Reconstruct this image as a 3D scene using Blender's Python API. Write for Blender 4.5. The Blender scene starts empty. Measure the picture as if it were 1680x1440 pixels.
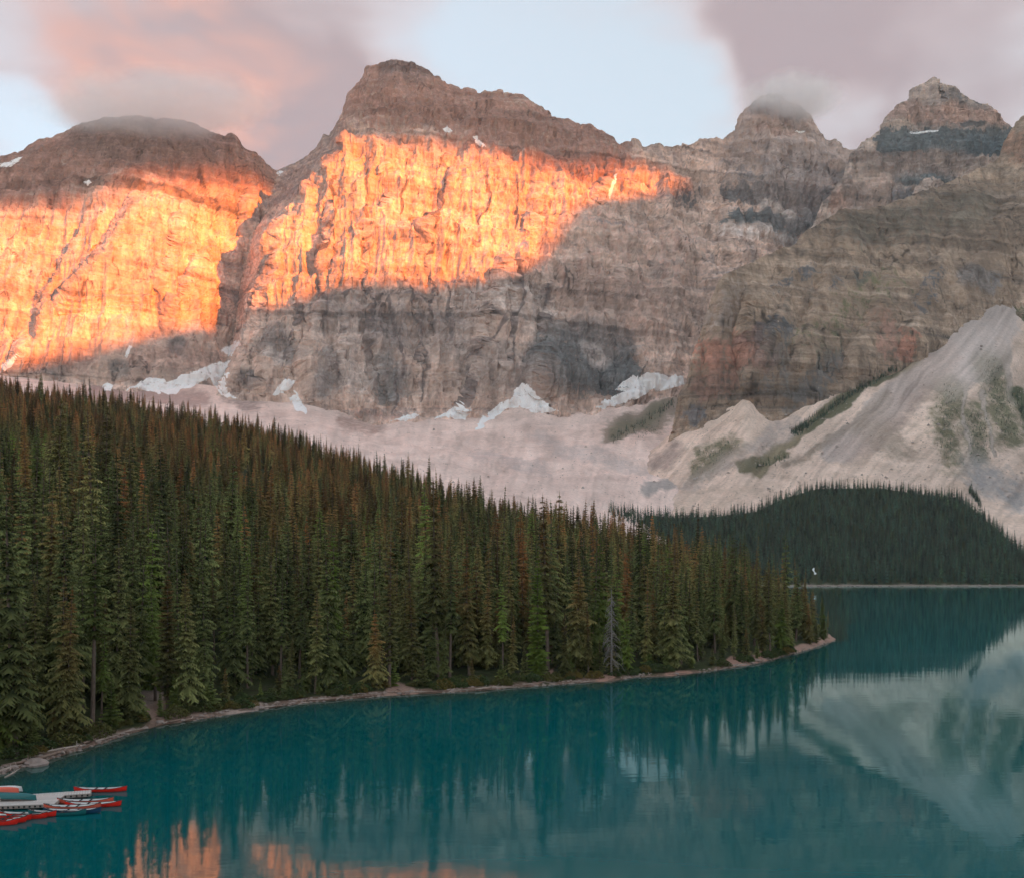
import bpy, math, random
import numpy as np
from mathutils import Vector
from mathutils.bvhtree import BVHTree

# ------------------------------------------------------------------ camera, sky, sun, exposure
SC = bpy.context.scene
COL = SC.collection
F, HZ, CX, CAMZ = 1700.0, 928.0, 840.0, 22.0      # focal length and horizon in photo pixels, eye height above the lake
cam_d = bpy.data.cameras.new('camera'); cam = bpy.data.objects.new('camera', cam_d); COL.objects.link(cam)
cam.location = (0, 0, CAMZ); cam.rotation_euler = (math.radians(90), 0, 0)
cam_d.sensor_width = 36; cam_d.lens = 36 * F / 1680; cam_d.shift_y = (HZ - 720) / 1680
cam_d.clip_start = 0.5; cam_d.clip_end = 40000
SC.camera = cam

SUN_AZ, SUN_EL = math.radians(42), math.radians(5)   # sun low behind the camera, to its right
EXPOSURE = 3.4
SKY_STRENGTH = 0.05
SUN_STRENGTH = 2.0
HAZE_DENSITY = 3.2e-5

SC.view_settings.view_transform = 'Standard'; SC.view_settings.look = 'None'
SC.view_settings.exposure = EXPOSURE; SC.view_settings.gamma = 1; SC.view_settings.use_curve_mapping = False
SC.cycles.use_denoising = True
SC.cycles.max_bounces = 4; SC.cycles.diffuse_bounces = 2; SC.cycles.glossy_bounces = 2
SC.cycles.transparent_max_bounces = 6; SC.cycles.volume_bounces = 3
SC.cycles.use_adaptive_sampling = True; SC.cycles.adaptive_threshold = 0.02
SC.cycles.caustics_reflective = False; SC.cycles.caustics_refractive = False

sun_d = bpy.data.lights.new('sun', 'SUN'); sun = bpy.data.objects.new('sun', sun_d); COL.objects.link(sun)
sun_d.energy = SUN_STRENGTH; sun_d.color = (0.72, 0.158, 0.002); sun_d.angle = math.radians(0.7)
S = Vector((math.sin(SUN_AZ) * math.cos(SUN_EL), -math.cos(SUN_AZ) * math.cos(SUN_EL), math.sin(SUN_EL)))
sun.rotation_euler = S.to_track_quat('Z', 'Y').to_euler()
sun.location = (300, -300, 400)


class NT:
    """small helper to write node trees"""
    def __init__(self, tree): self.t = tree; self.n = tree.nodes; self.l = tree.links; self.n.clear()
    def node(self, kind, **kw):
        nd = self.n.new(kind)
        for k, v in kw.items(): setattr(nd, k, v)
        return nd
    def put(self, sock, v):
        if v is None: return
        if isinstance(v, bpy.types.NodeSocket): self.l.new(v, sock)
        else: sock.default_value = v
    def math(self, op, a, b=None, c=None, clamp=False):
        nd = self.node('ShaderNodeMath', operation=op, use_clamp=clamp)
        for i, v in enumerate((a, b, c)): self.put(nd.inputs[i], v)
        return nd.outputs[0]
    def vmath(self, op, a, b=None):
        nd = self.node('ShaderNodeVectorMath', operation=op)
        self.put(nd.inputs[0], a); self.put(nd.inputs[1], b)
        return nd.outputs['Value'] if op in ('DOT_PRODUCT', 'LENGTH') else nd.outputs[0]
    def noise(self, vec, scale=1.0, detail=4.0, rough=0.5, dist=0.0):
        nd = self.node('ShaderNodeTexNoise'); self.put(nd.inputs['Vector'], vec)
        nd.inputs['Scale'].default_value = scale; nd.inputs['Detail'].default_value = detail
        nd.inputs['Roughness'].default_value = rough; nd.inputs['Distortion'].default_value = dist
        return nd.outputs['Fac']
    def ramp(self, fac, stops, interp='LINEAR'):
        nd = self.node('ShaderNodeValToRGB'); nd.color_ramp.interpolation = interp
        el = nd.color_ramp.elements
        while len(el) < len(stops): el.new(0.5)
        for e, (p, c) in zip(el, stops):
            e.position = p; e.color = tuple(c) + (1,) if len(c) == 3 else c
        self.put(nd.inputs[0], fac)
        return nd.outputs[0]
    def range(self, v, a, b, c=0.0, d=1.0, smooth=False):
        nd = self.node('ShaderNodeMapRange', interpolation_type='SMOOTHSTEP' if smooth else 'LINEAR')
        for i, x in enumerate((v, a, b, c, d)): self.put(nd.inputs[i], x)
        return nd.outputs[0]
    def mix(self, fac, a, b, blend='MIX'):
        nd = self.node('ShaderNodeMix', data_type='RGBA', blend_type=blend)
        self.put(nd.inputs['Factor'], fac)
        for s, v in ((nd.inputs[6], a), (nd.inputs[7], b)):
            self.put(s, tuple(v) + (1,) if isinstance(v, tuple) and len(v) == 3 else v)
        return nd.outputs[2]
    def scale(self, vec, xyz):
        return self.vmath('MULTIPLY', vec, xyz)


def direction(px, py):
    v = Vector(((px - CX) / F, 1.0, (HZ - py) / F)); v.normalize(); return tuple(v)


world = bpy.data.worlds.new('World'); SC.world = world; world.use_nodes = True
world.cycles.sampling_method = 'MANUAL'; world.cycles.sample_map_resolution = 256
w = NT(world.node_tree)
tc = w.node('ShaderNodeTexCoord').outputs['Generated']
sky = w.node('ShaderNodeTexSky', sky_type='NISHITA', sun_disc=False, sun_elevation=SUN_EL,
             sun_rotation=math.pi - SUN_AZ, altitude=1900, air_density=1.0, dust_density=1.5, ozone_density=1.0)
w.put(sky.inputs[0], tc) if len(sky.inputs) else None
# cloud deck: noise on the direction, flattened towards the horizon as a real deck is
sep = w.node('ShaderNodeSeparateXYZ'); w.put(sep.inputs[0], tc)
el = w.math('MAXIMUM', sep.outputs[2], 0.0)
flat = w.math('DIVIDE', 1.0, w.math('ADD', el, 0.35))
cmb = w.node('ShaderNodeCombineXYZ')
w.put(cmb.inputs[0], w.math('MULTIPLY', sep.outputs[0], flat)); w.put(cmb.inputs[1], w.math('MULTIPLY', sep.outputs[1], flat))
w.put(cmb.inputs[2], w.math('MULTIPLY', el, 1.6))
big = w.noise(cmb.outputs[0], 2.3, 3.0, 0.55, 0.4)
mid = w.noise(cmb.outputs[0], 6.5, 5.0, 0.55, 0.3)
wn = w.node('ShaderNodeTexNoise'); w.put(wn.inputs['Vector'], cmb.outputs[0]); wn.inputs['Scale'].default_value = 4.0; wn.inputs['Detail'].default_value = 3.0
tcw = w.vmath('NORMALIZE', w.vmath('ADD', tc, w.scale(w.vmath('SUBTRACT', wn.outputs['Color'], (.5, .5, .5)), (.22, .22, .18))))
def blob(px, py, width):          # 1 in that part of the sky, fading over `width` photo pixels
    d = w.vmath('DOT_PRODUCT', tcw, direction(px, py))
    return w.range(d, math.cos(width / F), math.cos(width * 0.15 / F), 0, 1, True)
bias = None
for px, py, wd, s in ((150, 70, 430, .62), (330, 140, 250, .30), (470, 190, 150, .30), (570, 60, 240, .45), (640, 30, 150, .35), (500, 200, 120, .35), (1160, 30, 180, .30), (1420, -40, 560, .62), (1330, 120, 190, .40), (1560, 60, 260, .35),
                      (1270, 150, 120, .30), (800, 30, 120, .10),
                      (930, 150, 330, -.52), (1060, 210, 190, -.42), (1150, 170, 110, -.2), (0, 235, 90, -.5), (980, 60, 150, -.1), (1420, 215, 70, -.35), (520, 60, 40, -.15)):
    t = w.math('MULTIPLY', blob(px, py, wd), s)
    bias = t if bias is None else w.math('ADD', bias, t)
cover = w.math('ADD', w.math('ADD', w.math('MULTIPLY', big, 0.62), w.math('MULTIPLY', mid, 0.38)), w.math('MULTIPLY', bias, 0.48))
cfac = w.range(cover, 0.38, 0.95, 0, 1, True)
thick = w.range(cover, 0.66, 1.10, 0, 1, True)
ctint = w.mix(thick, (.74, .67, .70), (.50, .43, .465))
glow = w.math('MULTIPLY', w.range(w.noise(cmb.outputs[0], 5.0, 3.0, 0.55, 0.5), 0.38, 0.66, 0, 1, True),
              w.math('ADD', w.math('MULTIPLY', w.math('ADD', blob(230, 90, 330), blob(300, 160, 200)), .6), 0.03), None, True)
ctint = w.mix(glow, ctint, (.86, .52, .46))
ccol = w.mix(1.0, (1.8, 1.8, 1.8), ctint, 'MULTIPLY')
clear = w.mix(0.65, sky.outputs[0], (1.50, 1.62, 1.66))      # thin even veil of high cloud over the blue
bg = w.node('ShaderNodeBackground'); w.put(bg.inputs[0], w.mix(cfac, clear, ccol)); bg.inputs[1].default_value = SKY_STRENGTH
wo = w.node('ShaderNodeOutputWorld'); w.l.new(bg.outputs[0], wo.inputs[0])

# ------------------------------------------------------------------ helpers
def hash3(i, j, k, seed):
    i = i.astype(np.uint32); j = j.astype(np.uint32); k = k.astype(np.uint32)
    h = i * np.uint32(374761393) + j * np.uint32(668265263) + k * np.uint32(2147483647 - 18973) + np.uint32(seed * 144665 + 7)
    h = (h ^ (h >> np.uint32(13))) * np.uint32(1274126177)
    h = (h ^ (h >> np.uint32(16))) * np.uint32(2246822519)
    return ((h ^ (h >> np.uint32(15))) & np.uint32(0xffffff)).astype(np.float64) / 0xffffff * 2 - 1

def vnoise(p, seed=0):
    i = np.floor(p); f = p - i; i = i.astype(np.int64)
    u = f * f * f * (f * (f * 6 - 15) + 10)
    r = 0
    for dx in (0, 1):
        for dy in (0, 1):
            for dz in (0, 1):
                wgt = (u[..., 0] if dx else 1 - u[..., 0]) * (u[..., 1] if dy else 1 - u[..., 1]) * (u[..., 2] if dz else 1 - u[..., 2])
                r = r + wgt * hash3(i[..., 0] + dx, i[..., 1] + dy, i[..., 2] + dz, seed)
    return r

def fbm(p, octaves=4, seed=0, gain=0.5):
    a, s, r = 1.0, 0.0, 0
    for o in range(octaves):
        r = r + a * vnoise(p * (2.03 ** o) + o * 17.3, seed + o); s += a; a *= gain
    return r / s

def ridged(p, octaves=3, seed=0):
    a, s, r = 1.0, 0.0, 0
    for o in range(octaves):
        r = r + a * (1 - 2 * np.abs(vnoise(p * (2.1 ** o) + o * 9.1, seed + o))); s += a; a *= 0.5
    return r / s

def sstep(x, a, b):
    t = np.clip((x - a) / (b - a), 0, 1); return t * t * (3 - 2 * t)

def smooth1(a, n):
    if n < 1: return a
    k = np.hanning(2 * n + 3); k /= k.sum(); m = len(k) // 2
    return np.convolve(np.pad(a, m, mode='edge'), k, 'valid')

def col_noise(n, scale, seed, octaves=5, gain=0.55):
    x = np.arange(n) / scale
    return fbm(np.stack([x, x * 0 + 3.7, x * 0 + seed], -1), octaves, seed, gain)

def unproj(px, py, Y):
    return np.stack([(px - CX) / F * Y, Y + 0 * px, CAMZ + (HZ - py) / F * Y], -1)

def project(P):
    return CX + F * P[..., 0] / P[..., 1], HZ - F * (P[..., 2] - CAMZ) / P[..., 1]

def mesh_from(name, verts, faces, mats=(), attrs=None, smooth=False):
    me = bpy.data.meshes.new(name)
    verts = np.asarray(verts, dtype=np.float32)
    if isinstance(faces, np.ndarray):
        n, k = faces.shape
        me.vertices.add(len(verts)); me.vertices.foreach_set('co', verts.ravel())
        me.loops.add(n * k); me.loops.foreach_set('vertex_index', faces.ravel().astype(np.int32))
        me.polygons.add(n); me.polygons.foreach_set('loop_start', (np.arange(n) * k).astype(np.int32))
        me.polygons.foreach_set('loop_total', np.full(n, k, dtype=np.int32))
        me.update(calc_edges=True)
    else:
        me.from_pydata(verts.tolist(), [], faces); me.update()
    for m in mats: me.materials.append(m)
    for an, (kind, data) in (attrs or {}).items():
        at = me.attributes.new(an, kind, 'POINT')
        at.data.foreach_set('color' if kind == 'FLOAT_COLOR' else 'value', np.asarray(data, dtype=np.float32).ravel())
    if len(me.polygons): (me.shade_smooth if smooth else me.shade_flat)()
    return me

def link(name, data, parent=None, **props):
    o = bpy.data.objects.new(name, data); COL.objects.link(o)
    if parent is not None: o.parent = parent
    for k, v in props.items(): o[k] = v
    return o

def empty(name, loc, label, category, group=None, rz=0.0):
    o = bpy.data.objects.new(name, None); COL.objects.link(o)
    o.location = loc; o.rotation_euler = (0, 0, rz); o.empty_display_size = 0.3
    o['label'] = label; o['category'] = category
    if group: o['group'] = group
    return o

def grid_faces(nv, nu):
    a = (np.arange(nv - 1)[:, None] * nu + np.arange(nu - 1)[None, :]).ravel()
    return np.stack([a, a + 1, a + 1 + nu, a + nu], -1)

class MB:
    """collects shapes into one mesh"""
    def __init__(self): self.v = []; self.f = []
    def add(self, vs, fs):
        b = len(self.v); self.v += [tuple(x) for x in vs]; self.f += [tuple(i + b for i in f) for f in fs]; return self
    def box(self, c, s, rz=0.0):
        x, y, z = s[0] / 2, s[1] / 2, s[2] / 2; ca, sa = math.cos(rz), math.sin(rz)
        vs = [(c[0] + a * ca - b * sa, c[1] + a * sa + b * ca, c[2] + d) for d in (-z, z) for a, b in ((-x, -y), (x, -y), (x, y), (-x, y))]
        return self.add(vs, [(0, 3, 2, 1), (4, 5, 6, 7), (0, 1, 5, 4), (1, 2, 6, 5), (2, 3, 7, 6), (3, 0, 4, 7)])
    def tube(self, pts, rad, n=6, caps=True):
        pts = [Vector(p) for p in pts]; rings = []
        for i, p in enumerate(pts):
            d = (pts[min(i + 1, len(pts) - 1)] - pts[max(i - 1, 0)]).normalized()
            a = d.cross(Vector((0, 0, 1)) if abs(d.z) < 0.9 else Vector((1, 0, 0))).normalized(); b = d.cross(a)
            r = rad[i] if isinstance(rad, (list, tuple)) else rad
            rings.append([p + (a * math.cos(2 * math.pi * k / n) + b * math.sin(2 * math.pi * k / n)) * r for k in range(n)])
        vs = [q for ring in rings for q in ring]; fs = []
        for i in range(len(rings) - 1):
            for k in range(n):
                fs.append((i * n + k, i * n + (k + 1) % n, (i + 1) * n + (k + 1) % n, (i + 1) * n + k))
        if caps: fs += [tuple(range(n))[::-1], tuple((len(rings) - 1) * n + k for k in range(n))]
        return self.add(vs, fs)
    def mesh(self, name, mat, smooth=False): return mesh_from(name, self.v, self.f, [mat], smooth=smooth)

# ------------------------------------------------------------------ materials
def new_mat(name):
    m = bpy.data.materials.new(name); m.use_nodes = True
    return m, NT(m.node_tree)

def finish(t, color, rough=0.9, bump=None, bump_strength=0.5, bump_dist=1.0, spec=0.2, **kw):
    p = t.node('ShaderNodeBsdfPrincipled'); t.put(p.inputs['Base Color'], color if not (isinstance(color, tuple) and len(color) == 3) else color + (1,))
    t.put(p.inputs['Roughness'], rough); p.inputs['Specular IOR Level'].default_value = spec
    for k, v in kw.items(): t.put(p.inputs[k], v)
    if bump is not None:
        b = t.node('ShaderNodeBump'); b.inputs['Strength'].default_value = bump_strength; b.inputs['Distance'].default_value = bump_dist
        t.put(b.inputs['Height'], bump); t.l.new(b.outputs[0], p.inputs['Normal'])
    o = t.node('ShaderNodeOutputMaterial'); t.l.new(p.outputs[0], o.inputs[0])
    return p

def plain(name, color, rough=0.7, var=0.25, nscale=3.0, bump=0.0, spec=0.3):
    m, t = new_mat(name)
    pos = t.node('ShaderNodeTexCoord').outputs['Object']
    n = t.noise(pos, nscale, 5.0, 0.6)
    c = t.mix(1.0, color, t.ramp(n, [(0.25, (1 - var,) * 3), (0.75, (1 + var,) * 3)]), 'MULTIPLY')
    finish(t, c, rough, n if bump else None, 0.5, bump or 1.0, spec)
    return m

def rock_material(name, base, dark, light, strata=0.032, rough=0.92):
    m, t = new_mat(name)
    pos = t.node('ShaderNodeNewGeometry').outputs['Position']
    wob = t.math('MULTIPLY', t.noise(pos, 0.0035, 2, 0.5), 45.0)
    sx = t.node('ShaderNodeSeparateXYZ'); t.put(sx.inputs[0], pos)
    zz = t.math('ADD', t.math('ADD', sx.outputs[2], wob), t.math('MULTIPLY', sx.outputs[0], 0.03))
    cb = t.node('ShaderNodeCombineXYZ')
    t.put(cb.inputs[0], t.math('MULTIPLY', sx.outputs[0], 0.0025)); t.put(cb.inputs[1], t.math('MULTIPLY', sx.outputs[1], 0.0025)); t.put(cb.inputs[2], t.math('MULTIPLY', zz, strata))
    lay = t.noise(cb.outputs[0], 1.0, 4, 0.62)                                   # beds of the rock
    streak = t.noise(t.scale(pos, (0.055, 0.055, 0.006)), 1.0, 3, 0.6, 0.6)     # water streaks down the face
    blotch = t.noise(t.scale(pos, (0.011, 0.011, 0.008)), 1.0, 3, 0.6, 0.8)
    grain = t.noise(pos, 0.11, 4, 0.65)
    c = t.ramp(lay, [(0.30, dark), (0.44, base), (0.56, base), (0.66, light), (0.74, base)])
    c = t.mix(t.range(blotch, 0.56, 0.72, 0, 0.75), c, dark)
    c = t.mix(t.range(blotch, 0.42, 0.28, 0, 0.5), c, light)
    at = t.node('ShaderNodeAttribute', attribute_name='tint')
    rag = t.math('ADD', t.math('MULTIPLY', t.math('SUBTRACT', streak, .5), 1.7), t.math('MULTIPLY', t.math('SUBTRACT', grain, .5), 1.6))
    c = t.mix(t.range(t.math('ADD', at.outputs['Alpha'], rag), 0.30, 0.62, 0, 0.92), c, at.outputs['Color'])
    tex = t.math('MULTIPLY', t.range(streak, 0.34, 0.58, 0.72, 1.10), t.range(grain, 0.34, 0.68, 0.74, 1.22))
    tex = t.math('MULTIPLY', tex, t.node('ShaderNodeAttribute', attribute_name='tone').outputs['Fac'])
    v = t.node('ShaderNodeCombineXYZ')
    for i in range(3): t.put(v.inputs[i], tex)
    c = t.mix(1.0, c, v.outputs[0], 'MULTIPLY')
    h = t.math('ADD', t.math('MULTIPLY', grain, 0.8), t.math('ADD', t.math('MULTIPLY', streak, 0.9), t.math('MULTIPLY', lay, 1.0)))
    finish(t, c, rough, h, 1.0, 6.0, 0.15)
    return m

def scree_material(name, base, dark):
    m, t = new_mat(name)
    pos = t.node('ShaderNodeNewGeometry').outputs['Position']
    grain = t.noise(pos, 0.22, 4, 0.7); broad = t.noise(pos, 0.016, 4, 0.6, 0.7)
    c = t.mix(t.range(broad, 0.38, 0.66), base, dark)
    at = t.node('ShaderNodeAttribute', attribute_name='tint')
    rag = t.math('ADD', t.math('MULTIPLY', t.noise(pos, 0.05, 4, 0.65), .7), t.math('MULTIPLY', t.noise(t.scale(pos, (.09, .018, .018)), 1.0, 3, 0.6), .5))
    c = t.mix(t.range(t.math('ADD', at.outputs['Alpha'], rag), 0.80, 1.15, 0, 0.92), c, at.outputs['Color'])
    tex = t.math('MULTIPLY', t.range(grain, 0.3, 0.7, 0.84, 1.14), t.node('ShaderNodeAttribute', attribute_name='tone').outputs['Fac'])
    v = t.node('ShaderNodeCombineXYZ')
    for i in range(3): t.put(v.inputs[i], tex)
    c = t.mix(1.0, c, v.outputs[0], 'MULTIPLY')
    finish(t, c, 0.95, grain, 0.5, 1.4, 0.1)
    return m

M_ROCK = rock_material('pink_grey_limestone', (.65, .475, .395), (.33, .275, .265), (.75, .575, .49))
M_ROCK_DARK = rock_material('layered_quartzite', (.62, .485, .415), (.24, .225, .23), (.76, .60, .51), 0.026)
M_ROCK_BROWN = rock_material('brown_shale', (.37, .27, .20), (.19, .155, .13), (.52, .395, .31), 0.05)
M_SCREE = scree_material('pale_scree', (.88, .68, .60), (.74, .555, .485))
M_SCREE_R = scree_material('fan_scree', (.80, .615, .51), (.60, .455, .365))

def snow_material():
    m, t = new_mat('old_snow')
    pos = t.node('ShaderNodeNewGeometry').outputs['Position']
    n = t.noise(pos, 0.06, 5, 0.6)
    dirt = t.range(t.noise(t.scale(pos, (.16, .05, .05)), 1.0, 4, .65), .56, .68, 0, .5)
    finish(t, t.mix(dirt, t.mix(t.range(n, 0.5, 0.8), (.95, .94, .94), (.80, .75, .73)), (.72, .57, .50)), 0.7, n, 0.4, 2.0, 0.2)
    return m
M_SNOW = snow_material()

# ------------------------------------------------------------------ terrain builders
def tint_arrays(PX, PY, marks, seed=3):
    """colour patches of the ground, with some painted shade: list of strokes (points, width, rgb, strength, softness) placed on the slope"""
    T = np.zeros(PX.shape + (4,))
    n1 = fbm(np.stack([PX / 34, PY / 34, PX * 0], -1), 4, seed); n2 = fbm(np.stack([PX / 34, PY / 34, PX * 0 + 9], -1), 4, seed + 5)
    x = PX + 16 * n1; y = PY + 12 * n2
    for pts, width, rgb, s, soft in marks:
        pts = np.array(pts, float); best = np.full(PX.shape, 1e9)
        if len(pts) == 1: best = np.hypot(x - pts[0, 0], y - pts[0, 1])
        for a, b in zip(pts[:-1], pts[1:]):
            ab = b - a; q = np.clip(((x - a[0]) * ab[0] + (y - a[1]) * ab[1]) / (ab @ ab), 0, 1)
            best = np.minimum(best, np.hypot(x - a[0] - q * ab[0], y - a[1] - q * ab[1]))
        k = s * (1 - sstep(best, width * (1 - soft), width * (1 + soft)))
        A = T[..., 3]; na = A + k * (1 - A)
        wgt = np.where(na > 1e-6, k / np.maximum(na, 1e-6), 0)[..., None]
        T[..., :3] = T[..., :3] * (1 - wgt) + np.array(rgb) * wgt
        T[..., 3] = na
    return T

def ribs(PX, PY, lines):
    """steps in the face: the right side of each line stands forward by amp metres, fading to the right"""
    D = np.zeros(PX.shape)
    for pts, amp, wdt, decay in lines:
        pts = np.array(sorted(pts, key=lambda p: p[1]), float)
        xl = np.interp(PY, pts[:, 1], pts[:, 0]); d = PX - xl
        d = d + 5 * fbm(np.stack([PX / 22, PY / 22, PX * 0 + amp], -1), 3, int(amp))
        fade = sstep(PY, pts[0, 1] - 25, pts[0, 1] + 20) * (1 - sstep(PY, pts[-1, 1] - 20, pts[-1, 1] + 30))
        D += amp * fade * sstep(d, -wdt, wdt * 0.3) * np.exp(-np.maximum(d, 0) / decay)
    return D

def cliff_relief(P, N, seed, big=26, fin=11, ledge=15, fine=3.0):
    x, y, z = P[..., 0], P[..., 1], P[..., 2]
    s = lambda a, b, c: np.stack([x / a, y / b, z / c], -1)
    d = big * ridged(s(150, 150, 800), 3, seed) + fin * ridged(s(44, 44, 300), 3, seed + 11)
    d += fine * fbm(s(16, 16, 26), 2, seed + 21) + 0.45 * fin * ridged(s(17, 17, 120), 2, seed + 51)
    zz = z + 26 * fbm(s(260, 260, 260), 3, seed + 31) + 0.03 * x
    L = zz / 41 + 0.5 * vnoise(np.stack([zz / 90, zz * 0, zz * 0 + seed], -1), seed)
    k = np.floor(L); fr = L - k
    amp = 0.25 + 0.75 * (hash3(k.astype(np.int64), k.astype(np.int64) * 3, k.astype(np.int64) * 0, seed) * .5 + .5)
    d += ledge * amp * (fr - 0.5) * (0.6 + 0.4 * fbm(s(90, 90, 400), 2, seed + 41))
    L2 = zz / 12.5; f2 = L2 - np.floor(L2)
    d += 0.16 * ledge * (f2 - 0.5)
    return d[..., None] * N

def rock_tone(P, seed, contrast=1.45):
    """tone of the rock: beds, pale scars, and shade of cracks and ledges painted in"""
    x, y, z = P[..., 0], P[..., 1], P[..., 2]
    s = lambda a, b, c: np.stack([x / a, y / b, z / c], -1)
    zz = z + 20 * fbm(s(330, 330, 330), 2, seed + 31) + 0.035 * x
    def bed(th, sd):
        L = zz / th + 0.7 * vnoise(np.stack([zz / (th * 2.3), 0 * zz, 0 * zz + sd], -1), sd); k = np.floor(L).astype(np.int64); f = L - k
        a, b = hash3(k, k * 7, k * 0, sd), hash3(k + 1, (k + 1) * 7, k * 0, sd)
        return a + (b - a) * sstep(f, .85, 1.0)
    fade = .55 + .45 * fbm(s(120, 120, 60), 3, seed + 71)
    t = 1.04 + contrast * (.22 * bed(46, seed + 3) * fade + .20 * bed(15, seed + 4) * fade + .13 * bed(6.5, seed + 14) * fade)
    cr = np.abs(vnoise(s(26, 26, 170) + .35 * fbm(s(30, 30, 40), 2, seed + 6)[..., None], seed + 5)); on = sstep(fbm(s(70, 70, 110), 3, seed + 8), .0, .35)
    t -= contrast * .55 * (1 - sstep(cr, .0, .075)) * on
    c2 = np.abs(vnoise(s(11, 11, 60) + .5 * fbm(s(20, 20, 24), 2, seed + 16)[..., None], seed + 15)); on2 = sstep(fbm(s(50, 50, 70), 3, seed + 18), -.05, .25)
    t -= contrast * .34 * (1 - sstep(c2, .0, .11)) * on2
    st = fbm(s(20, 20, 190), 3, seed + 12); t += contrast * .30 * st
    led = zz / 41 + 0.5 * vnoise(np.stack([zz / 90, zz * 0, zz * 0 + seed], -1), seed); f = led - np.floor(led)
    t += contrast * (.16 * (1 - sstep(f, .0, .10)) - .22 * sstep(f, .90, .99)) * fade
    return np.clip(t, .25, 1.6)

def normals_of(P):
    du = np.gradient(P, axis=1); dv = np.gradient(P, axis=0)
    n = np.cross(du, dv); n /= np.maximum(np.linalg.norm(n, axis=-1, keepdims=True), 1e-9)
    n[n[..., 1] > 0] *= -1
    return n

TERRAIN = []      # (verts, faces) for draping
def build_terrain(name, P, mat, tint, label, backrows=None, smooth=True, tone=None):
    nv, nu = P.shape[:2]
    if backrows is not None:
        P = np.concatenate([P] + [b[None] for b in backrows], 0)
        tint = np.concatenate([tint] + [tint[-1:]] * len(backrows), 0)
        tone = np.concatenate([tone] + [tone[-1:]] * len(backrows), 0)
    nv = P.shape[0]
    V = P.reshape(-1, 3); Fc = grid_faces(nv, nu)
    me = mesh_from(name, V, Fc, [mat], {'tint': ('FLOAT_COLOR', tint.reshape(-1, 4)), 'tone': ('FLOAT', tone.ravel())}, smooth)
    o = link(name, me, kind='structure', label=label)
    TERRAIN.append((V, Fc))
    return o

def back_of(row, drop, run):
    out = []
    for k in (0.15, 0.5, 1.0):
        r = row.copy(); r[:, 1] += run * k; r[:, 2] -= drop * k
        r[:, 0] *= r[:, 1] / row[:, 1]
        out.append(r)
    return out

def col_keys(pxs, cols, sm):
    cols = sorted(cols, key=lambda c: c[0]); xs = [c[0] for c in cols]; K = len(cols[0][1])
    py = np.stack([smooth1(np.interp(pxs, xs, [c[1][k][0] for c in cols]), sm) for k in range(K)])
    Y = np.stack([smooth1(np.interp(pxs, xs, [c[1][k][1] for c in cols]), sm) for k in range(K)])
    return py, Y

def rows_between(py, Y, counts):
    R, Q = [], []
    for k, n in enumerate(counts):
        t = np.arange(n)[:, None] / n
        if k == len(counts) - 1: t = np.linspace(0, 1, n)[:, None]
        R.append(py[k] * (1 - t) + py[k + 1] * t); Q.append(Y[k] * (1 - t) + Y[k + 1] * t)
    return np.concatenate(R, 0), np.concatenate(Q, 0)

def mountain(name, pxs, keys_py, keys_Y, counts, mat, marks, rib_lines, label, seed, relief, extra=None, drop=500, run=700):
    PY, Y = rows_between(keys_py, keys_Y, counts)
    PX = np.broadcast_to(pxs, PY.shape).copy()
    Y = Y - ribs(PX, PY, rib_lines)
    calm = np.ones(PX.shape)
    if extra is not None:
        off = extra(PX, PY); Y = Y + off; calm = 1 - .65 * sstep(off, 0, 120)
    P = unproj(PX, PY, Y)
    N = normals_of(P)
    calm = calm * (1 - .5 * sstep(np.linspace(0, 1, PX.shape[0])[:, None] + 0 * PX, .86, 1.0))      # keep the skyline
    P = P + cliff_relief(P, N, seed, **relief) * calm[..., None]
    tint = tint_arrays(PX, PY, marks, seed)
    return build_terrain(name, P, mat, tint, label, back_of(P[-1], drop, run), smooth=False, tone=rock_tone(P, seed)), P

DARK = (.115, .115, .12); MAROON = (.34, .20, .165); PINK = (.47, .315, .265); PALE = (.62, .53, .49); RED = (.40, .20, .145); BLUE = (.10, .125, .135); GREEN = (.075, .095, .045); OLIVE = (.16, .15, .085)

# left mountain
SKY1 = [(-260, 345), (-150, 305), (-60, 280), (0, 267), (20, 262), (37, 257), (65, 235), (85, 234), (100, 225), (125, 216), (150, 208), (170, 201), (225, 196), (270, 199), (300, 207), (340, 220), (365, 232), (372, 229), (380, 223), (386, 229), (395, 243), (425, 262), (455, 286), (480, 300), (560, 350), (620, 390)]
px1 = np.linspace(-230, 610, 470)
sk = np.interp(px1, *zip(*SKY1)) + 4.5 * col_noise(len(px1), 11, 11, 6, .62)
kp, kY = col_keys(px1, [(-230, [(720, 2180), (640, 2250), (480, 2380), (330, 2490), (300, 2650)]), (0, [(700, 2180), (625, 2250), (480, 2370), (340, 2480), (267, 2650)]),
                        (200, [(700, 2180), (640, 2250), (470, 2360), (310, 2470), (200, 2650)]), (310, [(720, 2220), (650, 2290), (480, 2430), (310, 2560), (230, 2700)]), (420, [(720, 2330), (650, 2400), (480, 2640), (310, 2760), (262, 2800)]), (610, [(720, 2520), (650, 2590), (540, 2760), (440, 2860), (390, 2900)])], 14)
kp[4] = sk
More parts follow.
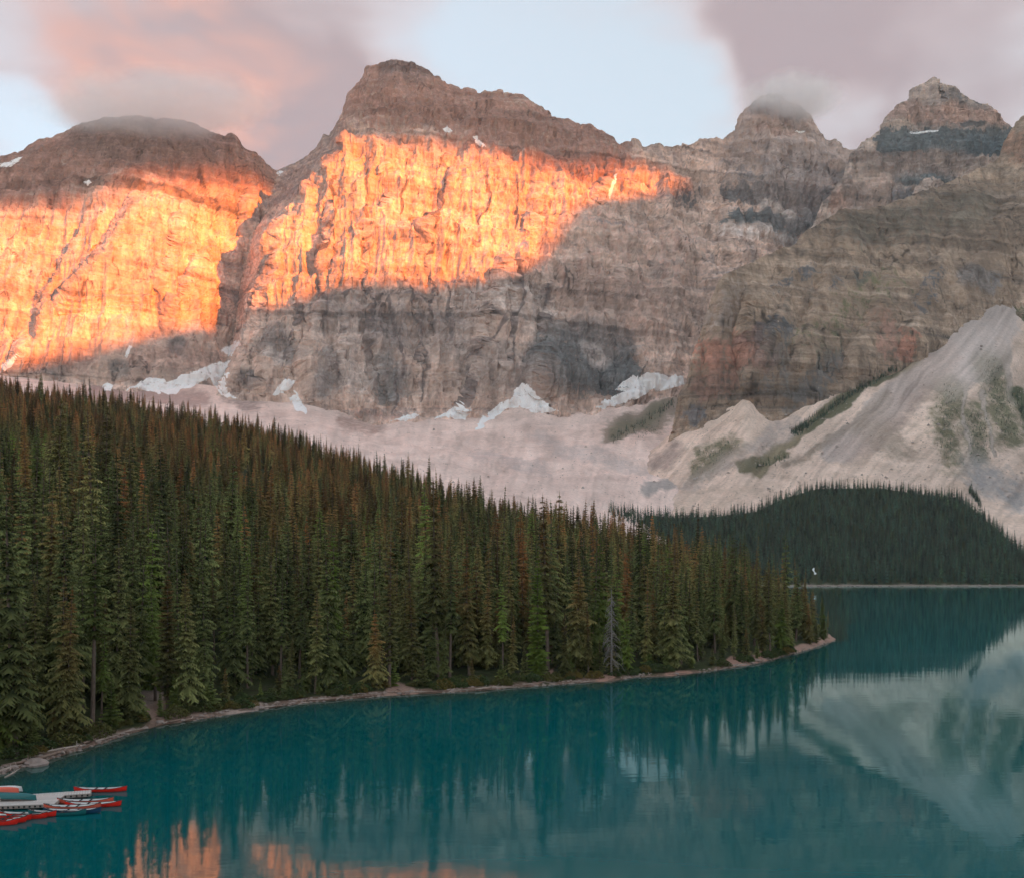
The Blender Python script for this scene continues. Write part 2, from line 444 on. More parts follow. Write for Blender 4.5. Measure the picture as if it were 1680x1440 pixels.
marks1 = [([(-60, 640), (200, 600), (370, 600)], 40, (.50, .375, .31), .6, .6), ([(0, 290), (250, 240), (420, 270)], 60, MAROON, .75, .5), ([(150, 235), (330, 235)], 30, (.15, .125, .12), .6, .5), ([(0, 320), (120, 330)], 20, MAROON, .4, .6),
          ([(60, 600), (140, 600)], 20, PINK, .6, .6), ([(290, 580)], 16, DARK, .8, .3), ([(95, 612)], 20, (.2, .19, .18), .6, .4), ([(200, 616)], 16, (.2, .19, .18), .6, .4),
          ([(230, 600), (350, 600)], 18, PINK, .5, .6), ([(0, 470), (60, 460)], 24, PALE, .6, .5)]
ribs1 = [([(225, 330), (195, 385), (150, 440), (100, 492)], 50, 7, 150), ([(345, 395), (330, 430), (290, 490), (270, 525)], 34, 5, 90), ([(150, 350), (118, 405), (90, 450), (60, 500)], 26, 6, 60),
         ([(75, 500), (62, 545)], 44, 10, 40), ([(405, 330), (395, 400)], 18, 5, 30), ([(40, 565), (25, 600)], 40, 8, 40), ([(300, 340), (280, 420), (262, 470)], 12, 4, 40)]
m1, P1 = mountain('mountain', px1, kp, kY, [14, 90, 90, 70], M_ROCK, marks1, ribs1, 'broad grey and maroon mountain, its cliffs lit orange, summit in cloud', 3, dict(big=30, fin=11, ledge=16, fine=1.8))

# main wall with the square-topped summit and the cloud-capped peak to its right
SKY2 = [(330, 420), (400, 350), (455, 287), (487, 279), (510, 260), (525, 240), (532, 222), (542, 225), (557, 200), (572, 175), (577, 155), (600, 130), (607, 117), (625, 105), (650, 100), (677, 103), (695, 115), (705, 125), (725, 137), (750, 147), (780, 157), (805, 162), (820, 159), (840, 165), (870, 175), (890, 190), (920, 202), (955, 212), (980, 218), (1005, 231), (1015, 242), (1040, 236), (1060, 245), (1080, 244), (1115, 247), (1145, 235), (1190, 232), (1210, 217), (1225, 185), (1240, 170), (1250, 160), (1270, 157), (1300, 175), (1325, 198), (1340, 220), (1355, 232), (1375, 240), (1395, 252), (1430, 280), (1560, 330)]
px2 = np.linspace(330, 1540, 760)
sk = np.interp(px2, *zip(*SKY2)) + 5.5 * col_noise(len(px2), 11, 23, 6, .62)
kp, kY = col_keys(px2, [(330, [(720, 2160), (650, 2230), (500, 2340), (330, 2480), (300, 2600)]), (500, [(720, 2100), (660, 2160), (480, 2300), (270, 2470), (270, 2620)]),
                        (600, [(760, 2030), (692, 2100), (470, 2270), (240, 2440), (110, 2720)]), (750, [(760, 2060), (692, 2120), (470, 2290), (255, 2470), (150, 2720)]),
                        (900, [(740, 2090), (675, 2150), (480, 2320), (280, 2510), (195, 2700)]), (1000, [(730, 2120), (665, 2180), (490, 2350), (300, 2550), (230, 2700)]),
                        (1100, [(700, 2170), (640, 2230), (480, 2410), (320, 2610), (245, 2740)]), (1250, [(690, 2280), (620, 2350), (480, 2500), (330, 2690), (160, 2900)]),
                        (1400, [(680, 2330), (600, 2400), (480, 2560), (350, 2750), (255, 2880)]), (1540, [(680, 2380), (600, 2450), (500, 2600), (380, 2800), (320, 2900)])], 14)
kp[4] = sk
ARETE = np.array([(575, 120), (577, 200), (575, 250), (530, 310), (466, 390), (446, 480), (425, 560), (400, 620), (385, 660), (380, 760)], float)
def facet(PX, PY):
    xl = np.interp(PY, ARETE[:, 1], ARETE[:, 0]) + 7 * fbm(np.stack([PX / 30, PY / 24, PX * 0], -1), 4, 77)
    d = np.minimum(PX - xl, 0)
    return np.minimum(-4.4 * d, 640) * sstep(PY, 110, 180)
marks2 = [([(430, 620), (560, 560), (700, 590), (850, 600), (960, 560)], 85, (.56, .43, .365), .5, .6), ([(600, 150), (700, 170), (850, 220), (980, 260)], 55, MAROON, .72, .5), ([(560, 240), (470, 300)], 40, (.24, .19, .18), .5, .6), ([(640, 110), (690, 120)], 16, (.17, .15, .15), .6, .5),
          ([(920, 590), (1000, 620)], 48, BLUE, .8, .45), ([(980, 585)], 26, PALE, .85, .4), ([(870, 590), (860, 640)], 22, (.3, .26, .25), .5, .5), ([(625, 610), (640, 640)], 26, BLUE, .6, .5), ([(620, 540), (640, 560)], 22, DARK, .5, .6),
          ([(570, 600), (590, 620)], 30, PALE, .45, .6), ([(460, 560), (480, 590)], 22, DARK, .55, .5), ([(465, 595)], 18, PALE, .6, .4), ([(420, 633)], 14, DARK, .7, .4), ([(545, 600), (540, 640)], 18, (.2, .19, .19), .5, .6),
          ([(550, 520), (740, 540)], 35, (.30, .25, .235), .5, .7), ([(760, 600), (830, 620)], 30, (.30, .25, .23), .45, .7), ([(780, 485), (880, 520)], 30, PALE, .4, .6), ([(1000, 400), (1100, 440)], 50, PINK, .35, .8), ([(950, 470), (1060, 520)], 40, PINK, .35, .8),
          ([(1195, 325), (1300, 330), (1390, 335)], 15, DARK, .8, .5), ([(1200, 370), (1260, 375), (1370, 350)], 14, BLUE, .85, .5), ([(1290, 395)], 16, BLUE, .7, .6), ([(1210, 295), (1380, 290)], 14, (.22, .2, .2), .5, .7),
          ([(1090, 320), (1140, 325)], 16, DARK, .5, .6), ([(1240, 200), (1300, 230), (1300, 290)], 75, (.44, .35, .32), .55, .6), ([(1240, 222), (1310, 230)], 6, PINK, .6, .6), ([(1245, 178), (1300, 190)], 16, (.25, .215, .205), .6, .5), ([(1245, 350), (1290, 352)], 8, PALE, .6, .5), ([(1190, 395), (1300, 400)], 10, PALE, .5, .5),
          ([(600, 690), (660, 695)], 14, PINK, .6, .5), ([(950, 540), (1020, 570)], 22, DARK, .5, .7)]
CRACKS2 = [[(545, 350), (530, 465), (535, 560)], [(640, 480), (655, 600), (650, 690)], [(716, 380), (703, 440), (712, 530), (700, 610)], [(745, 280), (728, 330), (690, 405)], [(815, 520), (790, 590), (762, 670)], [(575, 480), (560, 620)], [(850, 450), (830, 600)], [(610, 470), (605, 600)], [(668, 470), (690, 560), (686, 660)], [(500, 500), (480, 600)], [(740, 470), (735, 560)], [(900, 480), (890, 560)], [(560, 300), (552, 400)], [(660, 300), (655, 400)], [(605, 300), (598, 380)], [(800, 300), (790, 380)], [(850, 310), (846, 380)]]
marks2 += [(c, 2.4, (.16, .13, .125), .75, .5) for c in CRACKS2]  # dark strokes along the gullies: their shade painted into the wall colour
ribs2 = [([(745, 280), (728, 330), (690, 405)], 26, 5, 60), ([(548, 350), (538, 410), (530, 465)], 24, 5, 40), ([(560, 400), (548, 455)], 16, 4, 30), ([(712, 395), (703, 450), (712, 530), (700, 600)], 22, 4, 60), ([(665, 380), (655, 450)], 14, 4, 30),
         ([(605, 390), (602, 470), (610, 560), (640, 660)], 16, 5, 50), ([(840, 420), (800, 540), (760, 660)], 22, 6, 70), ([(890, 300), (870, 380)], 14, 5, 40), ([(1000, 280), (985, 330)], 20, 6, 30), ([(925, 520), (905, 560), (880, 640)], 40, 10, 90),
         ([(820, 330), (812, 390)], 12, 4, 25), ([(640, 300), (636, 350)], 12, 3, 25), ([(1170, 470), (1160, 560)], 18, 6, 60), ([(1020, 440), (1000, 520)], 14, 5, 60), ([(455, 540), (440, 640)], 26, 8, 60), ([(530, 500), (505, 600), (520, 660)], 24, 8, 70), ([(1195, 300), (1190, 420)], 24, 6, 60), ([(1300, 250), (1290, 380)], 20, 6, 50)]
ribs2 += [(c, 11, 3, 40) for c in CRACKS2[4:12]]
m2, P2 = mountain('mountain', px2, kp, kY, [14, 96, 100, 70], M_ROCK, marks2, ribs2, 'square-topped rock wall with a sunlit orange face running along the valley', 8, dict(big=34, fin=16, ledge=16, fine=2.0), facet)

# stepped pyramid peak behind the brown slopes
SKY4 = [(1270, 450), (1290, 425), (1305, 402), (1335, 372), (1341, 352), (1348, 334), (1372, 305), (1384, 290), (1396, 252), (1420, 232), (1445, 217), (1452, 200), (1456, 193), (1475, 174), (1495, 167), (1498, 150), (1503, 144), (1525, 133), (1532, 130), (1540, 134), (1550, 142), (1560, 146), (1575, 155), (1600, 168), (1612, 174), (1620, 170), (1635, 184), (1650, 203), (1660, 218), (1700, 235), (1900, 300)]
px4 = np.concatenate([np.linspace(1270, 1680, 330), np.linspace(1685, 1890, 40)])
sk = np.interp(px4, *zip(*SKY4)) + 4.0 * col_noise(len(px4), 9, 31, 6, .62)
kp, kY = col_keys(px4, [(1270, [(560, 2290), (470, 2330), (460, 2345), (440, 2360)]), (1340, [(560, 2290), (450, 2360), (400, 2400), (365, 2430)]), (1400, [(560, 2290), (430, 2400), (330, 2480), (250, 2560)]),
                        (1500, [(560, 2290), (400, 2420), (270, 2530), (150, 2680)]), (1620, [(560, 2290), (400, 2420), (270, 2530), (180, 2660)]), (1890, [(560, 2290), (420, 2420), (340, 2530), (300, 2620)])], 8)
kp[3] = sk
kp[2] = np.maximum(kp[2], sk + 25); kp[1] = np.maximum(kp[1], kp[2] + 25)
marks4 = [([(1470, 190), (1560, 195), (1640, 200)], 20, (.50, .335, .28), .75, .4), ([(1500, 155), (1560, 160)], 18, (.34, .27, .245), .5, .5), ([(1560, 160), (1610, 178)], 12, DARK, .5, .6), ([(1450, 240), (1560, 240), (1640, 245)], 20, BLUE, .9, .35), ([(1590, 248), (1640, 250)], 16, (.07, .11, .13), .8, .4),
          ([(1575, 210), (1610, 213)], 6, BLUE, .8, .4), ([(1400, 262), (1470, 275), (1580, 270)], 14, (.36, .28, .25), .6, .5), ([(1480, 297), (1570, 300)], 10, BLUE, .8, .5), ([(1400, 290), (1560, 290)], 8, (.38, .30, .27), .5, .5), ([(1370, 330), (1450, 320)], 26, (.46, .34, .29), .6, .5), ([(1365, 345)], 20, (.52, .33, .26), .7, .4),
          ([(1485, 325)], 16, (.2, .2, .215), .7, .4), ([(1340, 390), (1390, 360)], 18, PALE, .4, .5)]
ribs4 = [([(1545, 135), (1548, 170)], 26, 4, 20), ([(1575, 160), (1573, 190)], 18, 3, 20), ([(1490, 230), (1480, 260)], 20, 4, 30), ([(1640, 225), (1630, 265)], 26, 6, 30), ([(1470, 300), (1468, 350)], 24, 6, 40), ([(1412, 240), (1408, 280)], 16, 4, 20), ([(1525, 300), (1500, 340)], 18, 6, 40)]
m4, P4 = mountain('mountain', px4, kp, kY, [24, 60, 80], M_ROCK_DARK, marks4, ribs4, 'stepped pyramid peak with a dark cliff band and pink upper tiers', 15, dict(big=18, fin=10, ledge=30, fine=1.6))

# brown shale buttress and slopes on the right
CREST3 = [(1098, 760), (1106, 728), (1112, 712), (1117, 680), (1122, 637), (1130, 602), (1140, 570), (1155, 530), (1165, 497), (1178, 460), (1186, 452), (1210, 440), (1245, 424), (1280, 410), (1305, 402), (1320, 385), (1340, 374), (1380, 347), (1410, 345), (1450, 338), (1500, 322), (1560, 300), (1600, 284), (1640, 262), (1650, 232), (1660, 214), (1667, 204), (1680, 191), (1720, 175), (1800, 210), (1900, 260)]
px3 = np.concatenate([np.linspace(1098, 1190, 120), np.linspace(1191, 1690, 400), np.linspace(1696, 1890, 40)])
sk = np.interp(px3, *zip(*CREST3)) + 6.0 * col_noise(len(px3), 16, 41)
BASE3 = [(1098, 770, 1765), (1112, 720, 1768), (1140, 702, 1770), (1180, 680, 1775), (1228, 650, 1790), (1242, 685, 1750), (1270, 702, 1735), (1320, 674, 1765), (1390, 640, 1810), (1470, 600, 1870), (1490, 585, 1890), (1540, 540, 1950), (1590, 504, 2010), (1640, 480, 2070), (1655, 520, 2050), (1670, 600, 1950), (1690, 640, 1920), (1890, 640, 1900)]
YC3 = [(1098, 1790), (1112, 1800), (1130, 1830), (1180, 1880), (1240, 1930), (1300, 2000), (1340, 2050), (1450, 2160), (1560, 2260), (1667, 2400), (1800, 2400), (1890, 2350)]
b3 = np.interp(px3, [b[0] for b in BASE3], [b[1] for b in BASE3]); y3 = smooth1(np.interp(px3, [b[0] for b in BASE3], [b[2] for b in BASE3]), 6)
yc3 = np.interp(px3, *zip(*YC3)); sk3 = np.minimum(sk, b3 - 2)
kp = np.stack([b3 + 55, b3, b3 * .5 + sk3 * .5, sk3]); kY = np.stack([y3 - 30, y3 + 10, y3 * .55 + yc3 * .45 + 15, yc3])
marks3 = [([(1160, 590), (1200, 590), (1235, 580)], 26, RED, .62, .6), ([(1150, 640), (1190, 630)], 24, (.31, .19, .15), .6, .6), ([(1140, 690)], 22, (.17, .16, .165), .7, .5), ([(1480, 570), (1475, 590)], 14, RED, .7, .5), ([(1270, 470), (1330, 455)], 14, DARK, .4, .6), ([(1360, 465), (1410, 462)], 14, DARK, .4, .6),
          ([(1270, 580), (1260, 620), (1290, 660)], 30, (.19, .17, .155), .42, .7), ([(1240, 560), (1270, 545)], 18, DARK, .6, .5), ([(1330, 640), (1360, 600)], 26, (.18, .165, .155), .55, .6), ([(1440, 530), (1450, 590)], 18, (.37, .22, .17), .5, .6), ([(1590, 460), (1600, 400), (1660, 380)], 34, (.30, .22, .165), .6, .7), ([(1530, 470), (1500, 510)], 16, DARK, .4, .6),
          ([(1665, 240), (1680, 260)], 24, (.34, .21, .15), .7, .5), ([(1400, 380), (1500, 370), (1600, 340)], 34, (.215, .18, .14), .55, .7), ([(1330, 560), (1400, 510), (1450, 470)], 30, OLIVE, .35, .8), ([(1585, 460), (1620, 470)], 16, (.2, .19, .19), .6, .5), ([(1670, 540), (1680, 620)], 20, GREEN, .6, .6), ([(1200, 480), (1180, 540)], 22, (.33, .26, .22), .5, .6)]
ribs3 = [([(1232, 470), (1222, 540), (1226, 640)], 34, 7, 60), ([(1190, 480), (1172, 560), (1165, 640)], 14, 5, 40), ([(1300, 460), (1270, 540), (1245, 600)], 14, 8, 70), ([(1390, 380), (1350, 470), (1300, 600)], 22, 14, 120), ([(1490, 370), (1440, 500), (1390, 620)], 24, 16, 120), ([(1590, 330), (1530, 460), (1480, 580)], 24, 16, 120), ([(1660, 330), (1610, 420), (1560, 500)], 22, 14, 80)]
m3, P3 = mountain('mountain', px3, kp, kY, [14, 110, 110], M_ROCK_BROWN, marks3, ribs3, 'brown shale buttress and slopes with a rusty red band', 22, dict(big=20, fin=6, ledge=9, fine=3.0))

# valley floor of scree below the wall
pxT = np.linspace(-260, 1330, 420)
kp, kY = col_keys(pxT, [(-260, [(720, 1000), (640, 1650), (600, 2260), (575, 2330)]), (0, [(720, 1000), (655, 1700), (618, 2230), (598, 2310)]), (200, [(740, 1000), (680, 1650), (642, 2220), (622, 2300)]), (400, [(790, 1000), (712, 1600), (655, 2200), (640, 2270)]), (500, [(800, 1000), (725, 1580), (662, 2130), (645, 2200)]),
                        (600, [(830, 1000), (745, 1560), (695, 2070), (678, 2150)]), (700, [(850, 1000), (760, 1560), (693, 2080), (676, 2160)]), (800, [(870, 1000), (775, 1560), (690, 2090), (672, 2180)]), (860, [(870, 1000), (780, 1560), (685, 2080), (640, 2190)]), (920, [(880, 1000), (785, 1560), (685, 2110), (662, 2200)]), (1000, [(890, 1050), (790, 1560), (670, 2150), (645, 2240)]),
                        (1100, [(900, 1100), (795, 1580), (650, 2200), (620, 2290)]), (1330, [(900, 1150), (800, 1600), (630, 2300), (590, 2400)])], 10)
kp[0] = np.where(pxT > 900, kp[0] + 0.35 * (pxT - 900), kp[0])
PYt, Yt = rows_between(kp, kY, [20, 110, 26]); PXt = np.broadcast_to(pxT, PYt.shape).copy()
P = unproj(PXt, PYt, Yt)
x, y = P[..., 0], P[..., 1]
P[..., 2] += 9 * fbm(np.stack([x / 150, y / 150, x * 0], -1), 4, 5) + 5 * ridged(np.stack([x / 60 + y / 400, y / 160, x * 0], -1), 3, 6) * sstep(PYt, 650, 740) + 1.0 * fbm(np.stack([x / 14, y / 14, x * 0], -1), 3, 9)
marksT = [([(1000, 715), (1060, 690), (1110, 665)], 20, (.30, .235, .185), .7, .6), ([(1010, 715), (1050, 695), (1085, 672)], 12, GREEN, .6, .6), ([(560, 690), (620, 700)], 16, PINK, .5, .7), ([(1060, 800), (1110, 795)], 14, (.36, .32, .30), .6, .6), ([(880, 720), (1000, 760), (1060, 770)], 12, (.60, .49, .45), .5, .7),
          ([(380, 655), (420, 660)], 14, (.36, .27, .245), .5, .7), ([(780, 745), (900, 775)], 14, (.60, .48, .44), .5, .7), ([(160, 640), (330, 650)], 16, (.44, .31, .275), .6, .7)]
tT = tint_arrays(PXt, PYt, marksT, 5)
fl = lambda a, b, sd: fbm(np.stack([(PXt + .25 * (PYt - 700)) / a, PYt / b, PXt * 0], -1), 4, sd)
toneT = np.clip(1 + .15 * fl(7, 60, 81) + .26 * fl(40, 22, 82) - .14 * (1 - sstep(np.abs(fl(26, 110, 83)), 0, .05)), .45, 1.4)
P[..., 2] += 1.2 * fl(9, 70, 81) + 6 * np.abs(fl(60, 16, 87)) * sstep(PYt, 690, 760)
build_terrain('valley_floor', P, M_SCREE, tT, 'pale pinkish scree filling the valley below the rock wall', tone=toneT)

# talus fans on the right
pxR = np.linspace(1040, 1890, 330)
FARTOP = [(960, 812, 1400), (1100, 830, 1400), (1180, 827, 1400), (1240, 820, 1400), (1290, 797, 1430), (1340, 783, 1450), (1440, 781, 1450), (1500, 790, 1440), (1570, 797, 1420), (1600, 818, 1385), (1640, 852, 1330), (1680, 887, 1270), (1720, 917, 1210), (1760, 942, 1160), (1900, 958, 1132)]
ft_py = np.interp(pxR, [c[0] for c in FARTOP], [c[1] for c in FARTOP]); ft_Y = np.interp(pxR, [c[0] for c in FARTOP], [c[2] for c in FARTOP])
TALTOP = [(1040, 775, 1730), (1080, 748, 1735), (1112, 717, 1755), (1180, 677, 1775), (1228, 645, 1790), (1242, 678, 1755), (1270, 698, 1735), (1320, 668, 1765), (1390, 634, 1815), (1470, 594, 1880), (1540, 534, 1960), (1590, 498, 2020), (1645, 466, 2090), (1660, 470, 2095), (1680, 520, 2030), (1760, 560, 1980), (1890, 590, 1940)]
tt_py = smooth1(np.interp(pxR, [c[0] for c in TALTOP], [c[1] for c in TALTOP]), 7); tt_Y = smooth1(np.interp(pxR, [c[0] for c in TALTOP], [c[2] for c in TALTOP]), 5)
m_py = ft_py + 24
kp = np.stack([np.minimum(ft_py + 60, 975), m_py, m_py * .5 + tt_py * .5 + 12, tt_py, tt_py - 14]); kY = np.stack([ft_Y - 50, ft_Y + 22, ft_Y * .55 + tt_Y * .45, tt_Y, tt_Y + 70])
PYr, Yr = rows_between(kp, kY, [10, 90, 90, 14]); PXr = np.broadcast_to(pxR, PYr.shape).copy()
P = unproj(PXr, PYr, Yr); x, y = P[..., 0], P[..., 1]
P[..., 2] += 5 * fbm(np.stack([x / 120, y / 120, x * 0], -1), 4, 15) + 1.2 * fbm(np.stack([x / 12, y / 12, x * 0], -1), 3, 19)
LT = (.57, .48, .44); BR = (.30, .24, .19)
marksR = [([(1652, 475), (1590, 550), (1480, 640), (1370, 745)], 18, LT, .75, .7), ([(1655, 500), (1620, 570), (1560, 620)], 30, LT, .8, .6), ([(1640, 560), (1650, 600), (1665, 660)], 7, (.56, .46, .41), .8, .5), ([(1540, 600), (1470, 680), (1400, 740)], 30, (.44, .335, .29), .5, .8),
          ([(1500, 590), (1400, 640), (1330, 690), (1240, 770)], 11, (.24, .20, .125), .7, .6), ([(1470, 605), (1400, 645), (1330, 695)], 9, GREEN, .7, .5), ([(1300, 690), (1220, 745), (1130, 795)], 15, (.46, .375, .335), .5, .7), ([(1150, 745), (1200, 730), (1140, 770)], 20, OLIVE, .5, .8), ([(1215, 768), (1290, 745)], 7, OLIVE, .7, .6), ([(1290, 765), (1420, 690), (1460, 650)], 8, BR, .5, .8),
          ([(1560, 640), (1550, 700), (1560, 750)], 24, OLIVE, .5, .8), ([(1625, 600), (1640, 660), (1660, 720)], 22, (.16, .155, .09), .55, .8), ([(1600, 680), (1610, 740)], 22, (.17, .165, .095), .5, .8), ([(1585, 620), (1580, 680), (1590, 740)], 4, (.48, .4, .35), .7, .5), ([(1612, 640), (1625, 700), (1640, 745)], 3, (.48, .4, .35), .7, .5),
          ([(1600, 780), (1680, 820)], 30, (.36, .34, .335), .5, .8), ([(1420, 700), (1480, 740)], 24, (.33, .26, .205), .5, .8), ([(1080, 760), (1110, 735)], 16, (.42, .32, .28), .5, .7), ([(1670, 640), (1690, 700)], 14, GREEN, .7, .5)]
tR = tint_arrays(PXr, PYr, marksR, 15)
fr_ = lambda a, b, sd: fbm(np.stack([(PXr + .85 * PYr + 14 * fbm(np.stack([PXr / 60, PYr / 60, PXr * 0], -1), 2, 3)) / a, (PYr - .85 * PXr) / b, PXr * 0], -1), 4, sd)
toneR = np.clip(1 + .24 * fr_(8, 150, 84) + .30 * fr_(60, 90, 85) - .16 * (1 - sstep(np.abs(fr_(30, 200, 86)), 0, .05)), .4, 1.45)
P[..., 2] += 1.6 * fr_(10, 160, 84)
build_terrain('talus_slope', P, M_SCREE_R, tR, 'pale talus fans with green streaks below the brown buttress', tone=toneR)

# ------------------------------------------------------------------ forest hillside on the left with its shore
SHORE = [(-700, 1420), (-300, 1362), (-100, 1305), (0, 1270), (60, 1251), (110, 1236), (170, 1217), (215, 1203), (260, 1190), (330, 1179), (430, 1163), (500, 1152), (560, 1147), (640, 1140), (700, 1137), (790, 1132), (850, 1127), (930, 1121), (1000, 1117), (1045, 1110), (1100, 1108), (1160, 1101), (1230, 1090), (1265, 1082), (1300, 1072), (1335, 1062), (1372, 1050), (1390, 1048)]
CREST = [(-700, 560, 1000), (-200, 592, 950), (0, 618, 900), (200, 645, 850), (420, 680, 780), (600, 738, 700), (800, 794, 620), (1000, 832, 560), (1100, 858, 500), (1180, 880, 440), (1230, 895, 400), (1290, 935, 350), (1330, 985, 335), (1360, 1030, 325), (1390, 1048, 318)]
def hill_keys(px):
    sh = np.interp(px, *zip(*SHORE)); Ys = F * CAMZ / (sh - HZ)
    Yc = np.interp(px, [c[0] for c in CREST], [c[2] for c in CREST]); cg = np.interp(px, [c[0] for c in CREST], [c[1] for c in CREST]) + 17 * F / Yc
    zc = np.maximum(CAMZ + (HZ - cg) / F * Yc, 0.9)
    end = sstep(px, 1388, 1340)                       # the spit sinks into the lake at its tip
    Yc = np.maximum(Yc, Ys + 14)
    w_ = np.clip((Yc - Ys) / 60, 0.12, 1)
    Y = np.stack([Ys - 12, Ys - 3, Ys, Ys + 2.2 * w_, Ys + 7 * w_, Ys + 18 * w_, Ys * .6 + Yc * .4, Yc, Yc + 120 * w_, Yc + 330 * w_])
    z = np.stack([-4 + 0 * Ys, -.7 + 0 * Ys, 0 * Ys, .45 + 0 * Ys, .95 + 0 * Ys, 2.0 + 0 * Ys, np.maximum(zc * .36, 2.2), zc + 0.1, np.maximum(zc - 12, -1), np.maximum(zc - 60, -2)])
    lo = np.array([-4, -1, -.6, -.6, -.6, -.7, -.8, -.9, -1.5, -2])[:, None]
    z = z * end + (1 - end) * lo
    z[5] = np.minimum(z[5], np.maximum(z[6], z[4])); 
    return np.maximum.accumulate(Y + np.arange(10)[:, None] * 0.01, 0), z
def hill_height(X, Y):
    px = CX + F * X / np.maximum(Y, 1); shp = px.shape; px = px.ravel(); Yf = np.ravel(Y)
    kY_, kz_ = hill_keys(px); out = kz_[0].copy()
    for k in range(9):
        t = np.clip((Yf - kY_[k]) / np.maximum(kY_[k + 1] - kY_[k], 1e-3), 0, 1)
        out = np.where(Yf >= kY_[k], kz_[k] * (1 - t) + kz_[k + 1] * t, out)
    out = out + .25 * fbm(np.stack([X.ravel() / 4, Yf / 4, 0 * Yf], -1), 3, 61) * sstep(Yf - kY_[2], -3, 5)
    out = out + 4.0 * fbm(np.stack([X.ravel() / 70, Yf / 70, 0 * Yf], -1), 3, 62) * sstep(Yf - kY_[2], 30, 160)
    return out.reshape(shp)

pxH = np.concatenate([np.linspace(-700, -60, 60), np.linspace(-56, 1390, 560)])
kY_, kz_ = hill_keys(pxH)
rows = []
for k, n in enumerate([6, 8, 8, 10, 12, 26, 26, 10, 8]):
    t = np.arange(n)[:, None] / n
    rows.append(kY_[k] * (1 - t) + kY_[k + 1] * t)
rows.append(kY_[-1:]); Yh = np.concatenate(rows, 0); PXh = np.broadcast_to(pxH, Yh.shape)
Xh = (PXh - CX) / F * Yh; Zh = hill_height(Xh, Yh)
PYh = HZ - F * (Zh - CAMZ) / Yh
from_shore = Yh - np.interp(PXh, pxH, kY_[2])
tH = np.zeros(Yh.shape + (4,))
bank = (1 - sstep(from_shore + 3.2 * fbm(np.stack([Xh / 7, Yh / 7, 0 * Xh], -1), 3, 71), .8, 3.4))
marksH = [([(245, 1140), (255, 1165), (300, 1175), (330, 1172)], 16, (.36, .25, .205), 1, .35), ([(380, 1165), (420, 1155)], 15, (.42, .33, .29), 1, .3), ([(640, 1135), (680, 1133)], 11, (.40, .27, .22), 1, .3), ([(885, 1112), (905, 1102)], 7, (.40, .26, .21), 1, .3), ([(990, 1112), (1010, 1110)], 7, (.40, .25, .2), 1, .3), ([(1100, 1105), (1130, 1103)], 6, (.42, .25, .2), 1, .3), ([(1210, 1085), (1260, 1076)], 8, (.42, .26, .21), 1, .3), ([(1300, 1065), (1372, 1048)], 8, (.42, .28, .23), 1, .3), ([(240, 1150), (260, 1140)], 9, (.40, .31, .27), 1, .3)]
tH = tint_arrays(PXh, PYh, marksH, 33)
k = bank * (1 - tH[..., 3]); tH[..., :3] = tH[..., :3] * (tH[..., 3:] / np.maximum(tH[..., 3:] + k[..., None], 1e-6)) + np.array((.21, .145, .115)) * (k[..., None] / np.maximum(tH[..., 3:] + k[..., None], 1e-6)); tH[..., 3] = np.clip(tH[..., 3] + k, 0, 1)

def soil_material():
    m, t = new_mat('forest_soil')
    pos = t.node('ShaderNodeNewGeometry').outputs['Position']
    n = t.noise(pos, 0.5, 6, 0.65); b = t.noise(pos, 3.0, 5, 0.65)
    c = t.ramp(n, [(0.3, (.035, .03, .018)), (0.5, (.045, .06, .022)), (0.7, (.075, .06, .035))])
    at = t.node('ShaderNodeAttribute', attribute_name='tint')
    soil = t.mix(1.0, at.outputs['Color'], t.ramp(b, [(0.3, (.62, .6, .58)), (0.7, (1.3, 1.25, 1.2))]), 'MULTIPLY')
    c = t.mix(at.outputs['Alpha'], c, soil)
    finish(t, c, 0.95, b, 0.6, 0.25, 0.15)
    return m
M_SOIL = soil_material()
def terrain_plain(name, P, mat, tint, label):
    nv, nu = P.shape[:2]
    me = mesh_from(name, P.reshape(-1, 3), grid_faces(nv, nu), [mat], {'tint': ('FLOAT_COLOR', tint.reshape(-1, 4))}, True)
    return link(name, me, kind='structure', label=label)
terrain_plain('hillside', np.stack([Xh, Yh, Zh], -1), M_SOIL, tH, 'wooded hillside sloping down to the lake with an earthy bank')

# far wooded slope across the lake
pxF = np.linspace(940, 1890, 260)
def far_keys(px):
    tp = np.interp(px, [c[0] for c in FARTOP], [c[1] for c in FARTOP]); Yt_ = np.interp(px, [c[0] for c in FARTOP], [c[2] for c in FARTOP])
    zt = np.maximum(CAMZ + (HZ - (tp + 16 * F / Yt_)) / F * Yt_, 1.2)
    Ysh = 1126 + 5 * np.sin(px / 37) + 3 * np.sin(px / 13)
    Yt_ = np.maximum(Yt_, Ysh + 14)
    Y = np.stack([Ysh - 20, Ysh, Ysh + 5, Ysh + 12, Ysh * .5 + Yt_ * .5, Yt_, Yt_ + 60]); z = np.stack([-4 + 0 * px, 0 * px, .9 + 0 * px, 1.6 + 0 * px, np.maximum(zt * .38, 1.5), zt, np.maximum(zt - 10, -1)])
    return Y, z
def far_height(X, Y):
    px = CX + F * X / Y; kY_, kz_ = far_keys(px); out = kz_[0].copy()
    for k in range(6):
        t = np.clip((Y - kY_[k]) / np.maximum(kY_[k + 1] - kY_[k], 1e-3), 0, 1)
        out = np.where(Y >= kY_[k], kz_[k] * (1 - t) + kz_[k + 1] * t, out)
    return out
kY_, kz_ = far_keys(pxF); rows = []
for k, n in enumerate([4, 6, 5, 16, 16, 6]):
    t = np.arange(n)[:, None] / n; rows.append(kY_[k] * (1 - t) + kY_[k + 1] * t)
